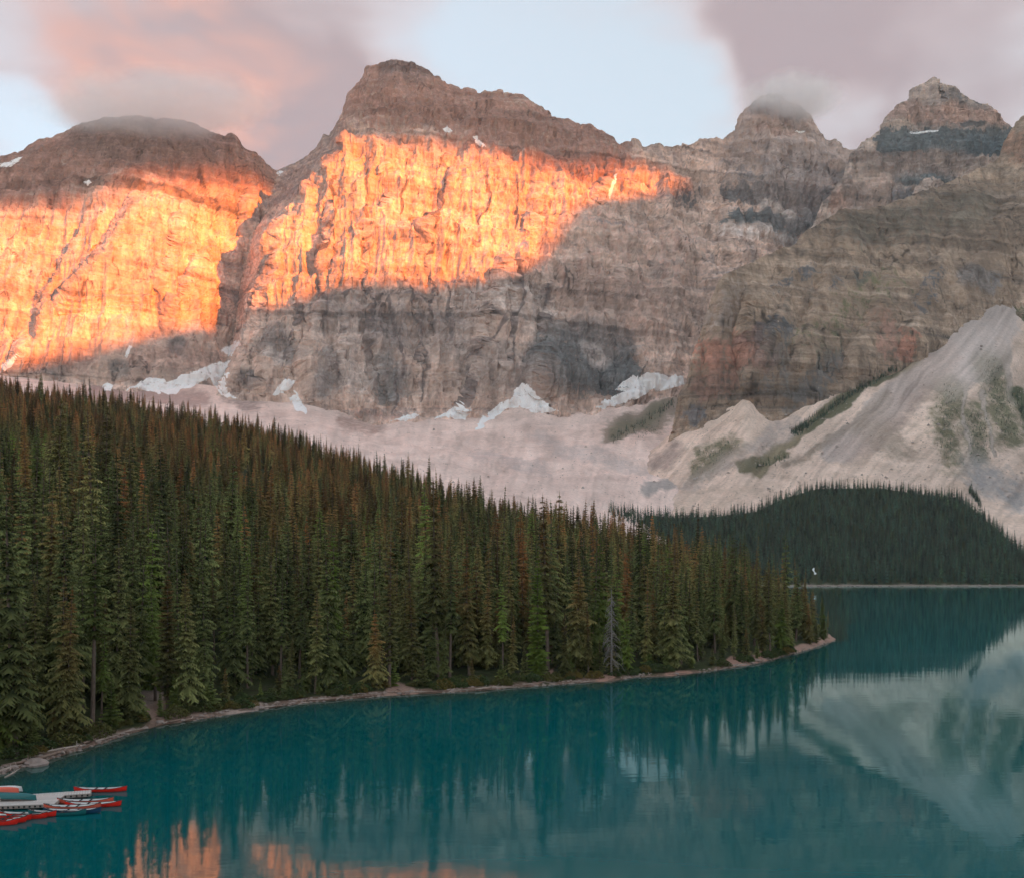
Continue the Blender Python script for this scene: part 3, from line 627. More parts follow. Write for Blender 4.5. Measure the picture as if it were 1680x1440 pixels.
rows.append(kY_[-1:]); Yf = np.concatenate(rows, 0); Xf = (pxF[None] - CX) / F * Yf; Zf = far_height(Xf.ravel(), Yf.ravel()).reshape(Yf.shape)
tF = np.zeros(Yf.shape + (4,)); sh = Yf - kY_[1]
tF[..., :3] = (.30, .265, .23); tF[..., 3] = (sh > -4) * (1 - sstep(sh + 6 * fbm(np.stack([Xf / 8, Yf / 8, 0 * Xf], -1), 3, 5), 6, 14))
terrain_plain('far_hill', np.stack([Xf, Yf, Zf], -1), M_SOIL, tF, 'low wooded rise across the lake with a pale stony shore')

# valley ground under and around everything
g = mesh_from('ground', [(-3400, -2900, -6), (4500, -2900, -6), (4500, 3900, -6), (-3400, 3900, -6)], [(0, 1, 2, 3)], [M_SOIL], {'tint': ('FLOAT_COLOR', [(0, 0, 0, 0)] * 4)})
link('ground', g, kind='structure', label='dark valley ground under the lake and the hills')

# ------------------------------------------------------------------ lake
def water_material():
    m, t = new_mat('glacial_water')
    pos = t.node('ShaderNodeNewGeometry').outputs['Position']
    at = t.node('ShaderNodeAttribute', attribute_name='shallow')
    broad = t.noise(pos, 0.012, 4, 0.5)
    c = t.mix(t.range(broad, 0.35, 0.65), (.0, .088, .092), (.0, .116, .128))
    c = t.mix(at.outputs['Fac'], c, (.060, .062, .042))
    rip = t.math('ADD', t.math('MULTIPLY', t.noise(t.scale(pos, (.35, 1.0, 1)), 0.9, 3, 0.55), .6), t.math('MULTIPLY', t.noise(t.scale(pos, (.5, 1.0, 1)), 0.16, 3, 0.5), 2.2))
    patch = t.range(t.noise(t.scale(pos, (.6, 1.2, 1)), 0.018, 3, 0.5), 0.42, 0.66, 0.02, 0.06)
    bp = t.node('ShaderNodeBump'); bp.inputs['Strength'].default_value = 0.06; bp.inputs['Distance'].default_value = 0.08; t.put(bp.inputs['Height'], rip)
    df = t.node('ShaderNodeBsdfDiffuse'); t.put(df.inputs['Color'], c)
    gl = t.node('ShaderNodeBsdfGlossy'); gl.inputs['Color'].default_value = (.74, .96, .97, 1); t.put(gl.inputs['Roughness'], patch); t.l.new(bp.outputs[0], gl.inputs['Normal'])
    fr = t.node('ShaderNodeFresnel'); fr.inputs['IOR'].default_value = 1.33; t.l.new(bp.outputs[0], fr.inputs['Normal'])
    mx = t.node('ShaderNodeMixShader'); t.l.new(fr.outputs[0], mx.inputs[0]); t.l.new(df.outputs[0], mx.inputs[1]); t.l.new(gl.outputs[0], mx.inputs[2])
    o = t.node('ShaderNodeOutputMaterial'); t.l.new(mx.outputs[0], o.inputs[0])
    return m
M_WATER = water_material()
gx = np.concatenate([np.linspace(-700, -120, 30), np.linspace(-116, 130, 124), np.linspace(140, 1500, 90)]); gy = np.concatenate([np.linspace(-260, 60, 16), np.linspace(62, 330, 190), np.linspace(336, 1240, 120)])
GX, GY = np.meshgrid(gx, gy)
gpx = CX + F * GX / np.maximum(GY, 20)
dsh = np.interp(gpx, *zip(*[(p, F * CAMZ / (q - HZ)) for p, q in SHORE])) - GY
shal = np.where((GY > 40) & (gpx < 1390), np.exp(-np.maximum(dsh, 0) / 6.5) * .95, 0)
wm = mesh_from('lake', np.stack([GX, GY, 0 * GX], -1).reshape(-1, 3), grid_faces(len(gy), len(gx)), [M_WATER], {'shallow': ('FLOAT', shal.ravel())}, True)
link('lake', wm, kind='structure', label='still teal glacial lake mirroring the forest and the mountains')

# ------------------------------------------------------------------ unseen range and cloud bank behind the camera, shaped to bound the dawn light
E_T = np.array([math.cos(SUN_AZ), math.sin(SUN_AZ), 0.0]); E_S = np.array([math.sin(SUN_AZ), -math.cos(SUN_AZ), 0.0])
WALLS = np.concatenate([P1.reshape(-1, 3), P2.reshape(-1, 3)]); wpx, wpy = project(WALLS); WID = np.concatenate([np.zeros(P1.shape[0] * P1.shape[1]), np.ones(P2.shape[0] * P2.shape[1])])
def skyline_from(points, plane):
    """height at the given plane of the sun ray that reaches each listed spot of the walls"""
    out = []
    for px, py, wall in points:
        d = (wpx - px) ** 2 + (wpy - py) ** 2 + 1e6 * (WID != wall)
        q = WALLS[np.argmin(d)]
        out.append((q @ E_T, q[2] + (plane - q @ E_S) * math.tan(SUN_EL)))
    return sorted(out)
LOWER = [(-60, 612, 0), (0, 604, 0), (70, 592, 0), (150, 574, 0), (220, 552, 0), (290, 536, 0), (360, 532, 0), (450, 504, 1), (500, 482, 1), (560, 466, 1), (620, 459, 1), (700, 466, 1), (780, 459, 1), (850, 444, 1), (885, 414, 1), (915, 369, 1), (940, 339, 1), (985, 326, 1), (1050, 318, 1), (1105, 310, 1)]
UPPER = [(-60, 336, 0), (0, 334, 0), (60, 336, 0), (120, 336, 0), (180, 321, 0), (230, 288, 0), (300, 286, 0), (370, 286, 0), (430, 286, 0), (590, 232, 1), (650, 232, 1), (720, 236, 1), (800, 248, 1), (880, 264, 1), (960, 270, 1), (1040, 266, 1), (1105, 286, 1)]
A_RIDGE, A_CLOUD = 2150.0, 6200.0
lo = skyline_from(LOWER, A_RIDGE); up = skyline_from(UPPER, A_CLOUD)
tt = np.linspace(-850, 3300, 420)
lt, lw = np.array(lo).T; ut, uw = np.array(up).T
tmax = max(lt.max(), ut.max())
ridge_h = smooth1(np.interp(tt, lt, lw), 2)
drop_c = (A_CLOUD - A_RIDGE) * math.tan(SUN_EL)
cloud_h = smooth1(np.interp(tt, ut, uw), 2)
meet = ridge_h[np.argmin(abs(tt - tmax))]
ridge_h = np.where(tt > tmax, meet + np.minimum((tt - tmax) * .35, 70), ridge_h)
cloud_h = np.where(tt > tmax - 5, np.minimum(cloud_h, meet + drop_c - 20), cloud_h)
ridge_h = ridge_h + 5 * fbm(np.stack([tt / 40, 0 * tt, 0 * tt], -1), 4, 91)
av = np.array([-1000, -800, -600, -420, -260, -120, 0, 150, 350, 600, 850.0]); hv = np.array([0, .16, .33, .5, .67, .84, 1, .8, .55, .28, 0])
Pr = np.zeros((len(av), len(tt), 3))
for i, (a, h) in enumerate(zip(av, hv)):
    base = tt[:, None] * E_T + (A_RIDGE + a) * E_S
    z = -4 + (ridge_h + 4) * h
    if a != 0: z = z + 40 * min(h, 1 - h) * 2 * ridged(np.stack([tt / 130, 0 * tt + a / 300, 0 * tt], -1), 3, 93)
    Pr[i] = base + np.stack([0 * tt, 0 * tt, z], -1)
me = mesh_from('mountain', Pr.reshape(-1, 3), grid_faces(*Pr.shape[:2]), [M_ROCK_DARK], {'tint': ('FLOAT_COLOR', np.zeros((Pr.shape[0] * Pr.shape[1], 4))), 'tone': ('FLOAT', np.ones(Pr.shape[0] * Pr.shape[1]))})
link('mountain', me, kind='structure', label='long dark unseen range behind the viewer, shaped to shade the valley')
# cloud bank added over that range to shade the summits: closed, lumpy underside and top
M_CLOUD = plain('cloud_white', (.80, .78, .78), 1.0, .05, .004, 0, 0.0)
cv = [(0, 0.0), (-50, 110), (-40, 300), (80, 520), (300, 680), (650, 660), (900, 450), (960, 200), (860, 50), (450, 20), (0, 0.0)]
tc_ = tt[::2]; chh = cloud_h[::2]
Pc = np.zeros((len(cv), len(tc_), 3))
for i, (a, h) in enumerate(cv):
    lump = 45 * fbm(np.stack([tc_ / 260, 0 * tc_ + a / 260, 0 * tc_ + h / 260], -1), 4, 95) * (0 if i in (0, len(cv) - 1) else 1)
    Pc[i] = tc_[:, None] * E_T + (A_CLOUD + a + (lump[:, None])) * E_S + np.stack([0 * tc_, 0 * tc_, chh + h + np.abs(lump)], -1)
me = mesh_from('cloud_blocker', Pc.reshape(-1, 3), grid_faces(*Pc.shape[:2]), [M_CLOUD])
link('cloud_blocker', me, kind='stuff', label='long unseen cloud bank behind the viewer, added to shade the summits')
print('RIDGE', ridge_h.min(), ridge_h.max(), 'CLOUD', cloud_h.min(), cloud_h.max(), 't', lt.min(), tmax)

# ------------------------------------------------------------------ snow lying on the terrain
_v = np.concatenate([a for a, _ in TERRAIN]); _o = np.cumsum([0] + [len(a) for a, _ in TERRAIN])
BVH = BVHTree.FromPolygons(_v.tolist(), np.concatenate([f + o for (_, f), o in zip(TERRAIN, _o)]).tolist())
EYE = Vector((0, 0, CAMZ))
def drape(name, poly, thick, mat, step=1.3, rough=3.0, seed=1, **props):
    """a sheet of snow that follows the slope under it, thickest in the middle, with a ragged edge"""
    poly = np.array(poly, float); x0, y0 = poly.min(0) - 3; x1, y1 = poly.max(0) + 3
    gx_ = np.arange(x0, x1 + step, step); gy_ = np.arange(y0, y1 + step, step); PX, PY = np.meshgrid(gx_, gy_)
    n1 = fbm(np.stack([PX / 9, PY / 9, PX * 0], -1), 4, seed); n2 = fbm(np.stack([PX / 9, PY / 9, PX * 0 + 7], -1), 4, seed + 3)
    qx, qy = PX + rough * n1, PY + rough * n2
    inside = np.zeros(PX.shape, bool); dist = np.full(PX.shape, 1e9)
    for a, b in zip(poly, np.roll(poly, -1, 0)):
        cond = ((a[1] > qy) != (b[1] > qy)); xx = (b[0] - a[0]) * (qy - a[1]) / ((b[1] - a[1]) or 1e-9) + a[0]
        inside ^= cond & (qx < xx)
        ab = b - a; q = np.clip(((qx - a[0]) * ab[0] + (qy - a[1]) * ab[1]) / max(ab @ ab, 1e-9), 0, 1)
        dist = np.minimum(dist, np.hypot(qx - a[0] - q * ab[0], qy - a[1] - q * ab[1]))
    sd = np.where(inside, dist, -dist)
    idx = -np.ones(PX.shape, int); V = []
    for i, j in zip(*np.where(sd > -1.6)):
        d = Vector(direction(PX[i, j], PY[i, j])); hit, nrm, _, r = BVH.ray_cast(EYE, d)
        if hit is None: continue
        if nrm.dot(d) > 0: nrm = -nrm
        h = thick * min(1.0, max(-0.35, sd[i, j] / 3.5))
        idx[i, j] = len(V); V.append(hit + nrm * h)
    Fs = []
    for i in range(PX.shape[0] - 1):
        for j in range(PX.shape[1] - 1):
            q = (idx[i, j], idx[i + 1, j], idx[i + 1, j + 1], idx[i, j + 1])
            if min(q) < 0: continue
            ys = [V[k].y for k in q]
            if max(ys) - min(ys) < 45: Fs.append(q)
    if not Fs: return None
    root = list(range(len(V)))                       # keep the largest connected sheet only
    def find(a):
        while root[a] != a: root[a] = root[root[a]]; a = root[a]
        return a
    for q in Fs:
        for k in q[1:]: root[find(k)] = find(q[0])
    cnt = {}
    for q in Fs: cnt[find(q[0])] = cnt.get(find(q[0]), 0) + 1
    best = max(cnt, key=cnt.get); Fs = [q for q in Fs if find(q[0]) == best]
    used = sorted({k for q in Fs for k in q}); re_ = {k: i for i, k in enumerate(used)}
    V = [V[k] for k in used]; Fs = [tuple(re_[k] for k in q) for q in Fs]
    return link(name, mesh_from(name, [tuple(p) for p in V], Fs, [mat], smooth=True), **props)
SNOWS = [([(262, 640), (285, 622), (330, 605), (345, 598), (378, 591), (374, 620), (372, 640), (388, 654), (376, 655), (360, 644), (352, 632), (345, 622), (322, 630), (300, 640), (275, 650)], 'long white snow ramp at the foot of the big gully'),
         ([(208, 640), (225, 626), (240, 621), (262, 621), (275, 630), (262, 645), (240, 640), (222, 636)], 'snow patch just left of the long snow ramp, above the treetops'),
         ([(362, 576), (375, 566), (394, 558), (392, 572), (380, 584), (368, 580)], 'small snow tongue high in the big gully'),
         ([(448, 648), (458, 632), (468, 620), (484, 628), (470, 640), (456, 650)], 'little slanting snow patch beneath the shaded wall'),
         ([(474, 655), (484, 640), (490, 650), (502, 668), (500, 679), (486, 672)], 'white teardrop of snow on the pink scree'),
         ([(714, 686), (735, 672), (748, 658), (760, 660), (772, 676), (762, 688), (742, 684)], 'white snow mound at the base of the main wall'),
         ([(776, 702), (800, 680), (815, 668), (838, 650), (858, 630), (868, 628), (878, 642), (896, 660), (914, 674), (880, 676), (850, 668), (832, 672), (812, 684), (800, 694), (782, 704)], 'tall snow cone against the foot of the main wall'),
         ([(975, 668), (1000, 655), (1025, 640), (1042, 622), (1060, 610), (1078, 612), (1100, 620), (1122, 616), (1124, 632), (1090, 640), (1065, 642), (1048, 654), (1030, 660), (1000, 668)], 'wide snowfield in the corner beside the brown buttress'),
         ([(640, 690), (660, 680), (682, 678), (690, 684), (664, 690)], 'thin snow strip along the foot of the main wall'),
         ([(1000, 330), (998, 318), (1004, 300), (1008, 288), (1014, 284), (1010, 300), (1004, 318)], 'narrow snow couloir below the skyline notch'),
         ([(776, 224), (782, 222), (788, 232), (796, 240), (790, 242), (782, 236)], 'small snow patch on the brown slope under the summit'),
         ([(726, 212), (734, 208), (742, 216), (734, 220)], 'tiny snow patch left of its neighbour under the summit'),
         ([(0, 274), (0, 268), (14, 266), (22, 262), (36, 257), (30, 266), (16, 274)], 'snow on the skyline at the far left'),
         ([(168, 634), (176, 626), (186, 632), (182, 642), (170, 642)], 'small rounded snow patch rising behind the treetops'),
         ([(2, 600), (18, 586), (34, 574), (30, 588), (18, 602), (6, 610)], 'snow sliver above the treetops at the far left'),
         ([(1304, 216), (1322, 214), (1316, 219)], 'thin snow streak under the cloud-capped peak'),
         ([(138, 298), (146, 294), (150, 300), (144, 306)], 'snow speck high on the maroon face'),
         ([(1430 + 60, 218), (1540, 214), (1540, 217), (1500, 220)], 'thin snow ledge across the stepped peak'),
         ([(204, 586), (212, 566), (216, 568), (208, 588)], 'thin slanting snow streak low on the left cliffs'),
         ([(1010, 640), (1020, 628), (1040, 616), (1046, 622), (1026, 642)], 'snow tongue beside the wide snowfield'),
         ([(452, 284), (458, 280), (464, 283), (458, 287)], 'snow scrap in the notch between two mountains')]
for i, (poly, lab) in enumerate(SNOWS):
    drape('snow_patch', poly, 1.0, M_SNOW, 1.1 if i < 9 else 1.0, 6.0 if i < 9 else 2.0, 100 + i, label=lab, category='snow patch', group='snow patches on the mountains')

# ------------------------------------------------------------------ conifers
def crown_material(name, dark, mid, brown, bright):
    m, t = new_mat(name)
    hf = t.node('ShaderNodeAttribute', attribute_name='hf').outputs['Fac']; rf = t.node('ShaderNodeAttribute', attribute_name='rf').outputs['Fac']
    tn = t.node('ShaderNodeAttribute', attribute_type='INSTANCER', attribute_name='tint').outputs['Fac']
    pos = t.node('ShaderNodeNewGeometry').outputs['Position']
    n = t.noise(pos, 0.9, 2, 0.6)
    c = t.mix(t.math('ADD', t.math('SUBTRACT', t.math('MULTIPLY', rf, 1.25), .25), t.math('MULTIPLY', t.math('SUBTRACT', n, .5), .9), None, True), dark, mid)  # inner crown darker: shade between the branches put into the needle colour
    # tint below 0: fresh bright green; above 0: rust-brown, strongest towards the top
    b = t.math('MULTIPLY', t.math('MULTIPLY', t.math('MAXIMUM', tn, 0.0), t.range(hf, 0.30, 0.95, 0.25, 1.15)), t.range(n, .35, .6, .55, 1.15), None, True)
    c = t.mix(b, c, brown)
    val = t.node('ShaderNodeAttribute', attribute_type='INSTANCER', attribute_name='val').outputs['Fac']
    c = t.mix(t.math('MULTIPLY', t.math('MAXIMUM', t.math('MULTIPLY', tn, -1.0), 0.0), t.range(n, .3, .6, .6, 1.0), None, True), c, bright)
    vv = t.node('ShaderNodeCombineXYZ')
    for i in range(3): t.put(vv.inputs[i], val)
    c = t.mix(1.0, c, vv.outputs[0], 'MULTIPLY')
    p = finish(t, c, 0.85, spec=0.12)
    tr = t.node('ShaderNodeBsdfTranslucent'); t.put(tr.inputs[0], c); mx = t.node('ShaderNodeMixShader'); mx.inputs[0].default_value = 0.22      # light passes through the needle sprays
    t.l.new(p.outputs[0], mx.inputs[1]); t.l.new(tr.outputs[0], mx.inputs[2])
    out = [q for q in t.n if q.type == 'OUTPUT_MATERIAL'][0]; t.l.new(mx.outputs[0], out.inputs[0])
    return m
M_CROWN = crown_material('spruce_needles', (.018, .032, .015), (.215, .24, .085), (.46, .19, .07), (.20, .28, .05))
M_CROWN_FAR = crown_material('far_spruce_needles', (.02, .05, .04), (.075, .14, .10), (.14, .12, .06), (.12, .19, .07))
M_BARK = plain('pale_bark', (.17, .125, .098), .9, .35, 2.2, .05)
M_DEAD = plain('weathered_wood', (.26, .235, .215), .9, .3, 2.5, .05)

def spruce(seed, H, R, bare, whorls, nb, spray, droop=.35, power=.8, gap=.12, lean=0.0, top=1.0):
    """crown and trunk of one narrow mountain conifer"""
    r = random.Random(seed); V, Fc, HF, RF = [], [], [], []
    ph = r.random() * 6; bend = lambda z: (lean * H * .02 * math.sin(z / H * 2.2 + ph), lean * H * .02 * math.cos(z / H * 1.7 + ph))
    def tri(a, b, c, h, rr):
        k = len(V); V.extend([a, b, c]); Fc.append((k, k + 1, k + 2)); HF.extend([h] * 3); RF.extend([rr[0], rr[1], rr[2]])
    z0 = bare * H
    for i in range(whorls):
        t = (i + r.random() * .8) / whorls
        z = z0 + (H * .985 - z0) * t ** top
        zj = z
        env = (1 - t) ** power * min(1.0, .5 + t / .16 * .5) * (1 + .25 * math.sin(t * 19 + ph * 3) * (1 - t))
        for k in range(nb):
            if r.random() < gap: continue
            z = zj + (r.random() - .5) * .75 * (H - z0) / whorls * (1 if t < .92 else .2)
            L = max(.16, R * env * (.45 + .75 * r.random()) * (1.0 if r.random() > .06 else 1.35)); a = (k + r.random() * .9) / nb * 6.283 + i * 1.9
            ca, sa = math.cos(a), math.sin(a); bx, by = bend(z)
            up = .12 * L * (t > .55) ; dr = droop * (1.15 - .9 * t) * (.7 + .6 * r.random())
            P = lambda s: (bx + ca * L * s, by + sa * L * s, z + up * s - dr * L * (s ** 1.6) + .10 * L * max(0, s - .75) * 2 + (r.random() - .5) * .05)
            n = max(2, int(spray * (0.5 + L / R)))
            wdt = .30 * L + .22
            prev = P(.04)
            for j in range(n):
                s0 = .08 + .84 * j / n; s1 = s0 + .95 / n
                p, q = P(s0), P(min(1.02, s1 + .06)); ww = wdt * (1.1 - .75 * s0) * (.7 + .6 * r.random())
                for sd in (-1, 1):
                    tip = (q[0] - sa * ww * sd, q[1] + ca * ww * sd, q[2] - .50 * ww - .08 * r.random() * L)
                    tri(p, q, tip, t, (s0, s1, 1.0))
                if spray > 3:
                    tri(p, q, ((p[0] + q[0]) / 2 + ca * .1, (p[1] + q[1]) / 2 + sa * .1, (p[2] + q[2]) / 2 - .30 * ww - .08), t, (s0 * .6, s0 * .6, .2))
    for k in range(3):
        a = k * 2.1; bx, by = bend(H)
        tri((bx + .07 * math.cos(a), by + .07 * math.sin(a), H * .95), (bx - .07 * math.cos(a), by - .07 * math.sin(a), H * .95), (bx, by, H + .25), 1, (.6, .6, 1))
    mb = MB(); r0 = .0105 * H + .03
    zs = [-.6, .0, .03 * H, .25 * H, .5 * H, .75 * H, .97 * H]
    mb.tube([(bend(max(z, 0))[0], bend(max(z, 0))[1], z) for z in zs], [r0 * 1.4, r0 * 1.25, r0, r0 * .8, r0 * .6, r0 * .34, .02], 7)
    return (np.array(V), np.array(Fc), HF, RF), mb

def tree_meshes(tag, *a, mat=None, **k):
    (V, Fc, HF, RF), mb = spruce(*a, **k)
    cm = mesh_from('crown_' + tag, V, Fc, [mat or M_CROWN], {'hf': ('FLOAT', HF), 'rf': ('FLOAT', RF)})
    return cm, mb.mesh('trunk_' + tag, M_BARK, True)

#        seed H   R    bare whorls nb spray
NEAR = [(1, 24, 2.7, .05, 40, 7, 4), (2, 25, 2.4, .08, 44, 7, 4), (3, 23, 3.0, .04, 38, 8, 4), (4, 26, 2.3, .14, 40, 7, 4), (5, 25, 2.0, .26, 32, 7, 4), (6, 24, 1.9, .36, 28, 7, 4), (7, 22, 2.6, .05, 38, 8, 4), (8, 26, 1.8, .08, 46, 7, 4), (9, 24, 2.4, .20, 34, 7, 4), (10, 21, 3.5, .04, 30, 9, 4), (11, 20, 3.1, .03, 30, 8, 4)]
NEAR_M = [tree_meshes('spruce', *p, droop=.50 + .07 * (i % 4), power=.62 + .07 * (i % 4), gap=.08 + .05 * (i % 3), lean=1.0) for i, p in enumerate(NEAR)]
YOUNG_M = [tree_meshes('young', 20 + i, 8, 1.55 + .2 * i, .03, 22, 8, 4, droop=.2, power=.9, gap=.05) for i in range(3)]
# prototypes of the mass behind: kept out of the scene, instanced by the forest object
def joined(name, cm, tm):
    nv = len(cm.vertices); v1 = np.zeros(nv * 3, np.float32); cm.vertices.foreach_get('co', v1)
    v2 = np.zeros(len(tm.vertices) * 3, np.float32); tm.vertices.foreach_get('co', v2)
    fs = [tuple(p.vertices) for p in cm.polygons] + [tuple(i + nv for i in p.vertices) for p in tm.polygons]
    hf = np.zeros(nv, np.float32); cm.attributes['hf'].data.foreach_get('value', hf); rf = np.zeros(nv, np.float32); cm.attributes['rf'].data.foreach_get('value', rf)
    z = np.zeros(len(tm.vertices), np.float32)
    me = mesh_from(name, np.concatenate([v1, v2]).reshape(-1, 3), fs, [cm.materials[0], M_BARK], {'hf': ('FLOAT', np.concatenate([hf, z])), 'rf': ('FLOAT', np.concatenate([rf, z]))})
    idx = np.zeros(len(fs), np.int32); idx[len(cm.polygons):] = 1; me.polygons.foreach_set('material_index', idx)
    return me
def proto_collection(name, meshes):
    c = bpy.data.collections.new(name)
    for i, me in enumerate(meshes):
        c.objects.link(bpy.data.objects.new('%s_%02d' % (name, i), me))
    return c
def scatter_object(name, pts, scale, rot, idx, tint, coll, **props):
    me = mesh_from(name, pts, np.zeros((0, 3), np.int32)); n = len(pts)
    for an, kind, data in (('size', 'FLOAT', scale), ('spin', 'FLOAT', rot), ('tint', 'FLOAT', tint), ('val', 'FLOAT', np.random.default_rng(3).uniform(.34, 1.7, n))):
        a = me.attributes.new(an, kind, 'POINT'); a.data.foreach_set('value', np.asarray(data, np.float32))
    a = me.attributes.new('which', 'INT', 'POINT'); a.data.foreach_set('value', np.asarray(idx, np.int32))
    o = link(name, me, **props)
    ng = bpy.data.node_groups.new(name + '_scatter', 'GeometryNodeTree')
    ng.interface.new_socket('Geometry', in_out='INPUT', socket_type='NodeSocketGeometry'); ng.interface.new_socket('Geometry', in_out='OUTPUT', socket_type='NodeSocketGeometry')
    N = ng.nodes; gi = N.new('NodeGroupInput'); go = N.new('NodeGroupOutput'); ip = N.new('GeometryNodeInstanceOnPoints'); ci = N.new('GeometryNodeCollectionInfo')
    ci.inputs['Collection'].default_value = coll; ci.inputs['Separate Children'].default_value = True; ci.inputs['Reset Children'].default_value = True
    def na(nm, ty):
        q = N.new('GeometryNodeInputNamedAttribute'); q.data_type = ty; q.inputs['Name'].default_value = nm; return q.outputs['Attribute']
    cx = N.new('ShaderNodeCombineXYZ'); L = ng.links
    L.new(na('spin', 'FLOAT'), cx.inputs[2]); L.new(gi.outputs[0], ip.inputs['Points']); L.new(ci.outputs[0], ip.inputs['Instance'])
    ip.inputs['Pick Instance'].default_value = True
    L.new(na('which', 'INT'), ip.inputs['Instance Index']); L.new(cx.outputs[0], ip.inputs['Rotation']); L.new(na('size', 'FLOAT'), ip.inputs['Scale'])
    L.new(ip.outputs[0], go.inputs[0])
    md = o.modifiers.new('scatter', 'NODES'); md.node_group = ng
    return o

rng = np.random.default_rng(7); random.seed(4)
def jitter_points(x0, x1, y0, y1, sp):
    gx_, gy_ = np.meshgrid(np.arange(x0, x1, sp), np.arange(y0, y1, sp))
    gx_[1::2] += sp / 2
    p = np.stack([gx_.ravel(), gy_.ravel()], -1)
    return p + rng.uniform(-.46, .46, p.shape) * sp
SHX, SHP = zip(*SHORE)
def shore_Y(px): return F * CAMZ / (np.interp(px, SHX, SHP) - HZ)
pts = np.concatenate([jitter_points(-420, 200, 80, 300, 4.8), jitter_points(-560, 200, 300, 1090, 7.6)])
px = CX + F * pts[:, 0] / pts[:, 1]; fs_ = pts[:, 1] - shore_Y(px)
crestY = np.interp(px, [c[0] for c in CREST], [c[2] for c in CREST])
ok = (px > -170) & (px < 1362) & (fs_ > np.where(px < 1200, 4.2, 3.2)) & (pts[:, 1] < crestY + 40) & ((pts[:, 1] < 620) | (px < 1010))
# clearings: the trail head by the left shore and small landings
def clearing(pt, pxx, fs, x0, x1, depth): return ~((pxx > x0) & (pxx < x1) & (fs < depth))
for a_, b_, d_ in ((232, 318, 15), (372, 432, 11), (628, 690, 9), (880, 912, 14), (1105, 1135, 8), (1225, 1262, 7)): ok &= clearing(pts, px, fs_, a_, b_, d_)
for p0, w0, d0 in ((882, 16, 11), (640, 12, 10), (1003, 17, 10), (152, 14, 11), (275, 12, 12), (308, 12, 10)): ok &= clearing(pts, px, fs_, p0 - w0, p0 + w0, d0)      # room for the trees that stand alone
pts, px, fs_ = pts[ok], px[ok], fs_[ok]
z = hill_height(pts[:, 0], pts[:, 1]); k = z > .35; pts, px, fs_, z = pts[k], px[k], fs_[k], z[k]
n = len(pts)
patch = fbm(np.stack([pts[:, 0] / 55, pts[:, 1] / 55, 0 * z], -1), 3, 40)
far_up = sstep(pts[:, 1], 210, 560)
height = rng.uniform(.55, 1.12, n) * np.where(rng.random(n) < .06, 1.3, 1.0) * (1 - .26 * far_up) * (1 + .10 * patch)
height = np.where(rng.random(n) < .10, height * .6, height)
height = np.where(fs_ < 9, height * rng.uniform(.55, 1.0, n), height)
spit = sstep(px, 1200, 1345); height *= (1 - .24 * spit) * (1 + .16 * sstep(-px, -380, -250))
u = rng.random(n)
tint = np.clip(.04 + .42 * far_up + .45 * patch + rng.normal(0, .26, n) + .20 * far_up * (px < 640), 0, .95)
tint = np.where(u < .03 + .07 * far_up * (patch > 0), rng.uniform(.75, 1.0, n), tint)
tint = np.where((u > .94) & (far_up < .6), rng.uniform(-.9, -.35, n), tint)
which = rng.integers(0, len(NEAR_M), n); which = np.where((fs_ > 70) & (rng.random(n) < .75), np.array([0, 2, 6, 9, 10, 9])[rng.integers(0, 6, n)], which); spin = rng.uniform(0, 6.283, n)
# the individuals: the front ranks along the shore
vis = (px > -25) & (px < 1375)
rank = np.where(vis, fs_ * (1 + .0 * px) / (pts[:, 1] / 180) , 1e9)
order = np.argsort(rank); N_IND = 282
ind = np.zeros(n, bool); ind[order[:N_IND]] = True
m_ = ~ind
forest_coll = proto_collection('forest_spruce', [joined('forest_spruce', *NEAR_M[i]) for i in range(len(NEAR_M))])
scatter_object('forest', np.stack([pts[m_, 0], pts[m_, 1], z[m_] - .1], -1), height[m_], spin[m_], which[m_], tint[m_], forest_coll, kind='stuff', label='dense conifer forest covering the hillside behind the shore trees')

def zone(p):
    return ('by the canoe dock' if p < 150 else 'beside the dirt landing' if p < 330 else 'behind the pale earth bank' if p < 520 else 'mid-shore' if p < 760 else 'near the bright green spruce' if p < 930 else 'around the dead grey snag' if p < 1080 else 'short of the spit' if p < 1220 else 'on the spit')
def tree_label(p, h, t, w_, f):
    size = 'tall' if h > .93 else 'short' if h < .66 else 'mid-height'
    colr = 'rusty-topped' if t > .55 else 'olive-brown' if t > .28 else 'fresh green' if t < 0 else 'dark green'
    kind = 'bare-trunked spruce' if w_ in (4, 5) else 'spire-thin spruce' if w_ == 7 else 'open-crowned spruce' if w_ in (3, 8) else 'full-skirted spruce'
    row = 'waterside' if f < 10 else 'second-rank' if f < 16 else 'deep-set'
    return '%s %s %s %s %s' % (size, colr, row, kind, zone(p))
def place_tree(name, cm, tm, loc, sc, rz, tint_, label, group, category='tree'):
    o = empty(name, loc, label, category, group, rz); o.scale = (sc, sc, sc)
    a = link('trunk', tm, o); b = link('crown', cm, o); b['tint'] = float(tint_); b['val'] = random.uniform(.6, 1.35)
    return o
for i in np.where(ind)[0]:
    cm, tm = NEAR_M[which[i]]
    place_tree('spruce_tree', cm, tm, (pts[i, 0], pts[i, 1], z[i] - .1), float(height[i]), float(spin[i]), tint[i], tree_label(px[i], height[i], tint[i], which[i], fs_[i]), 'spruces in the front ranks along the shore')

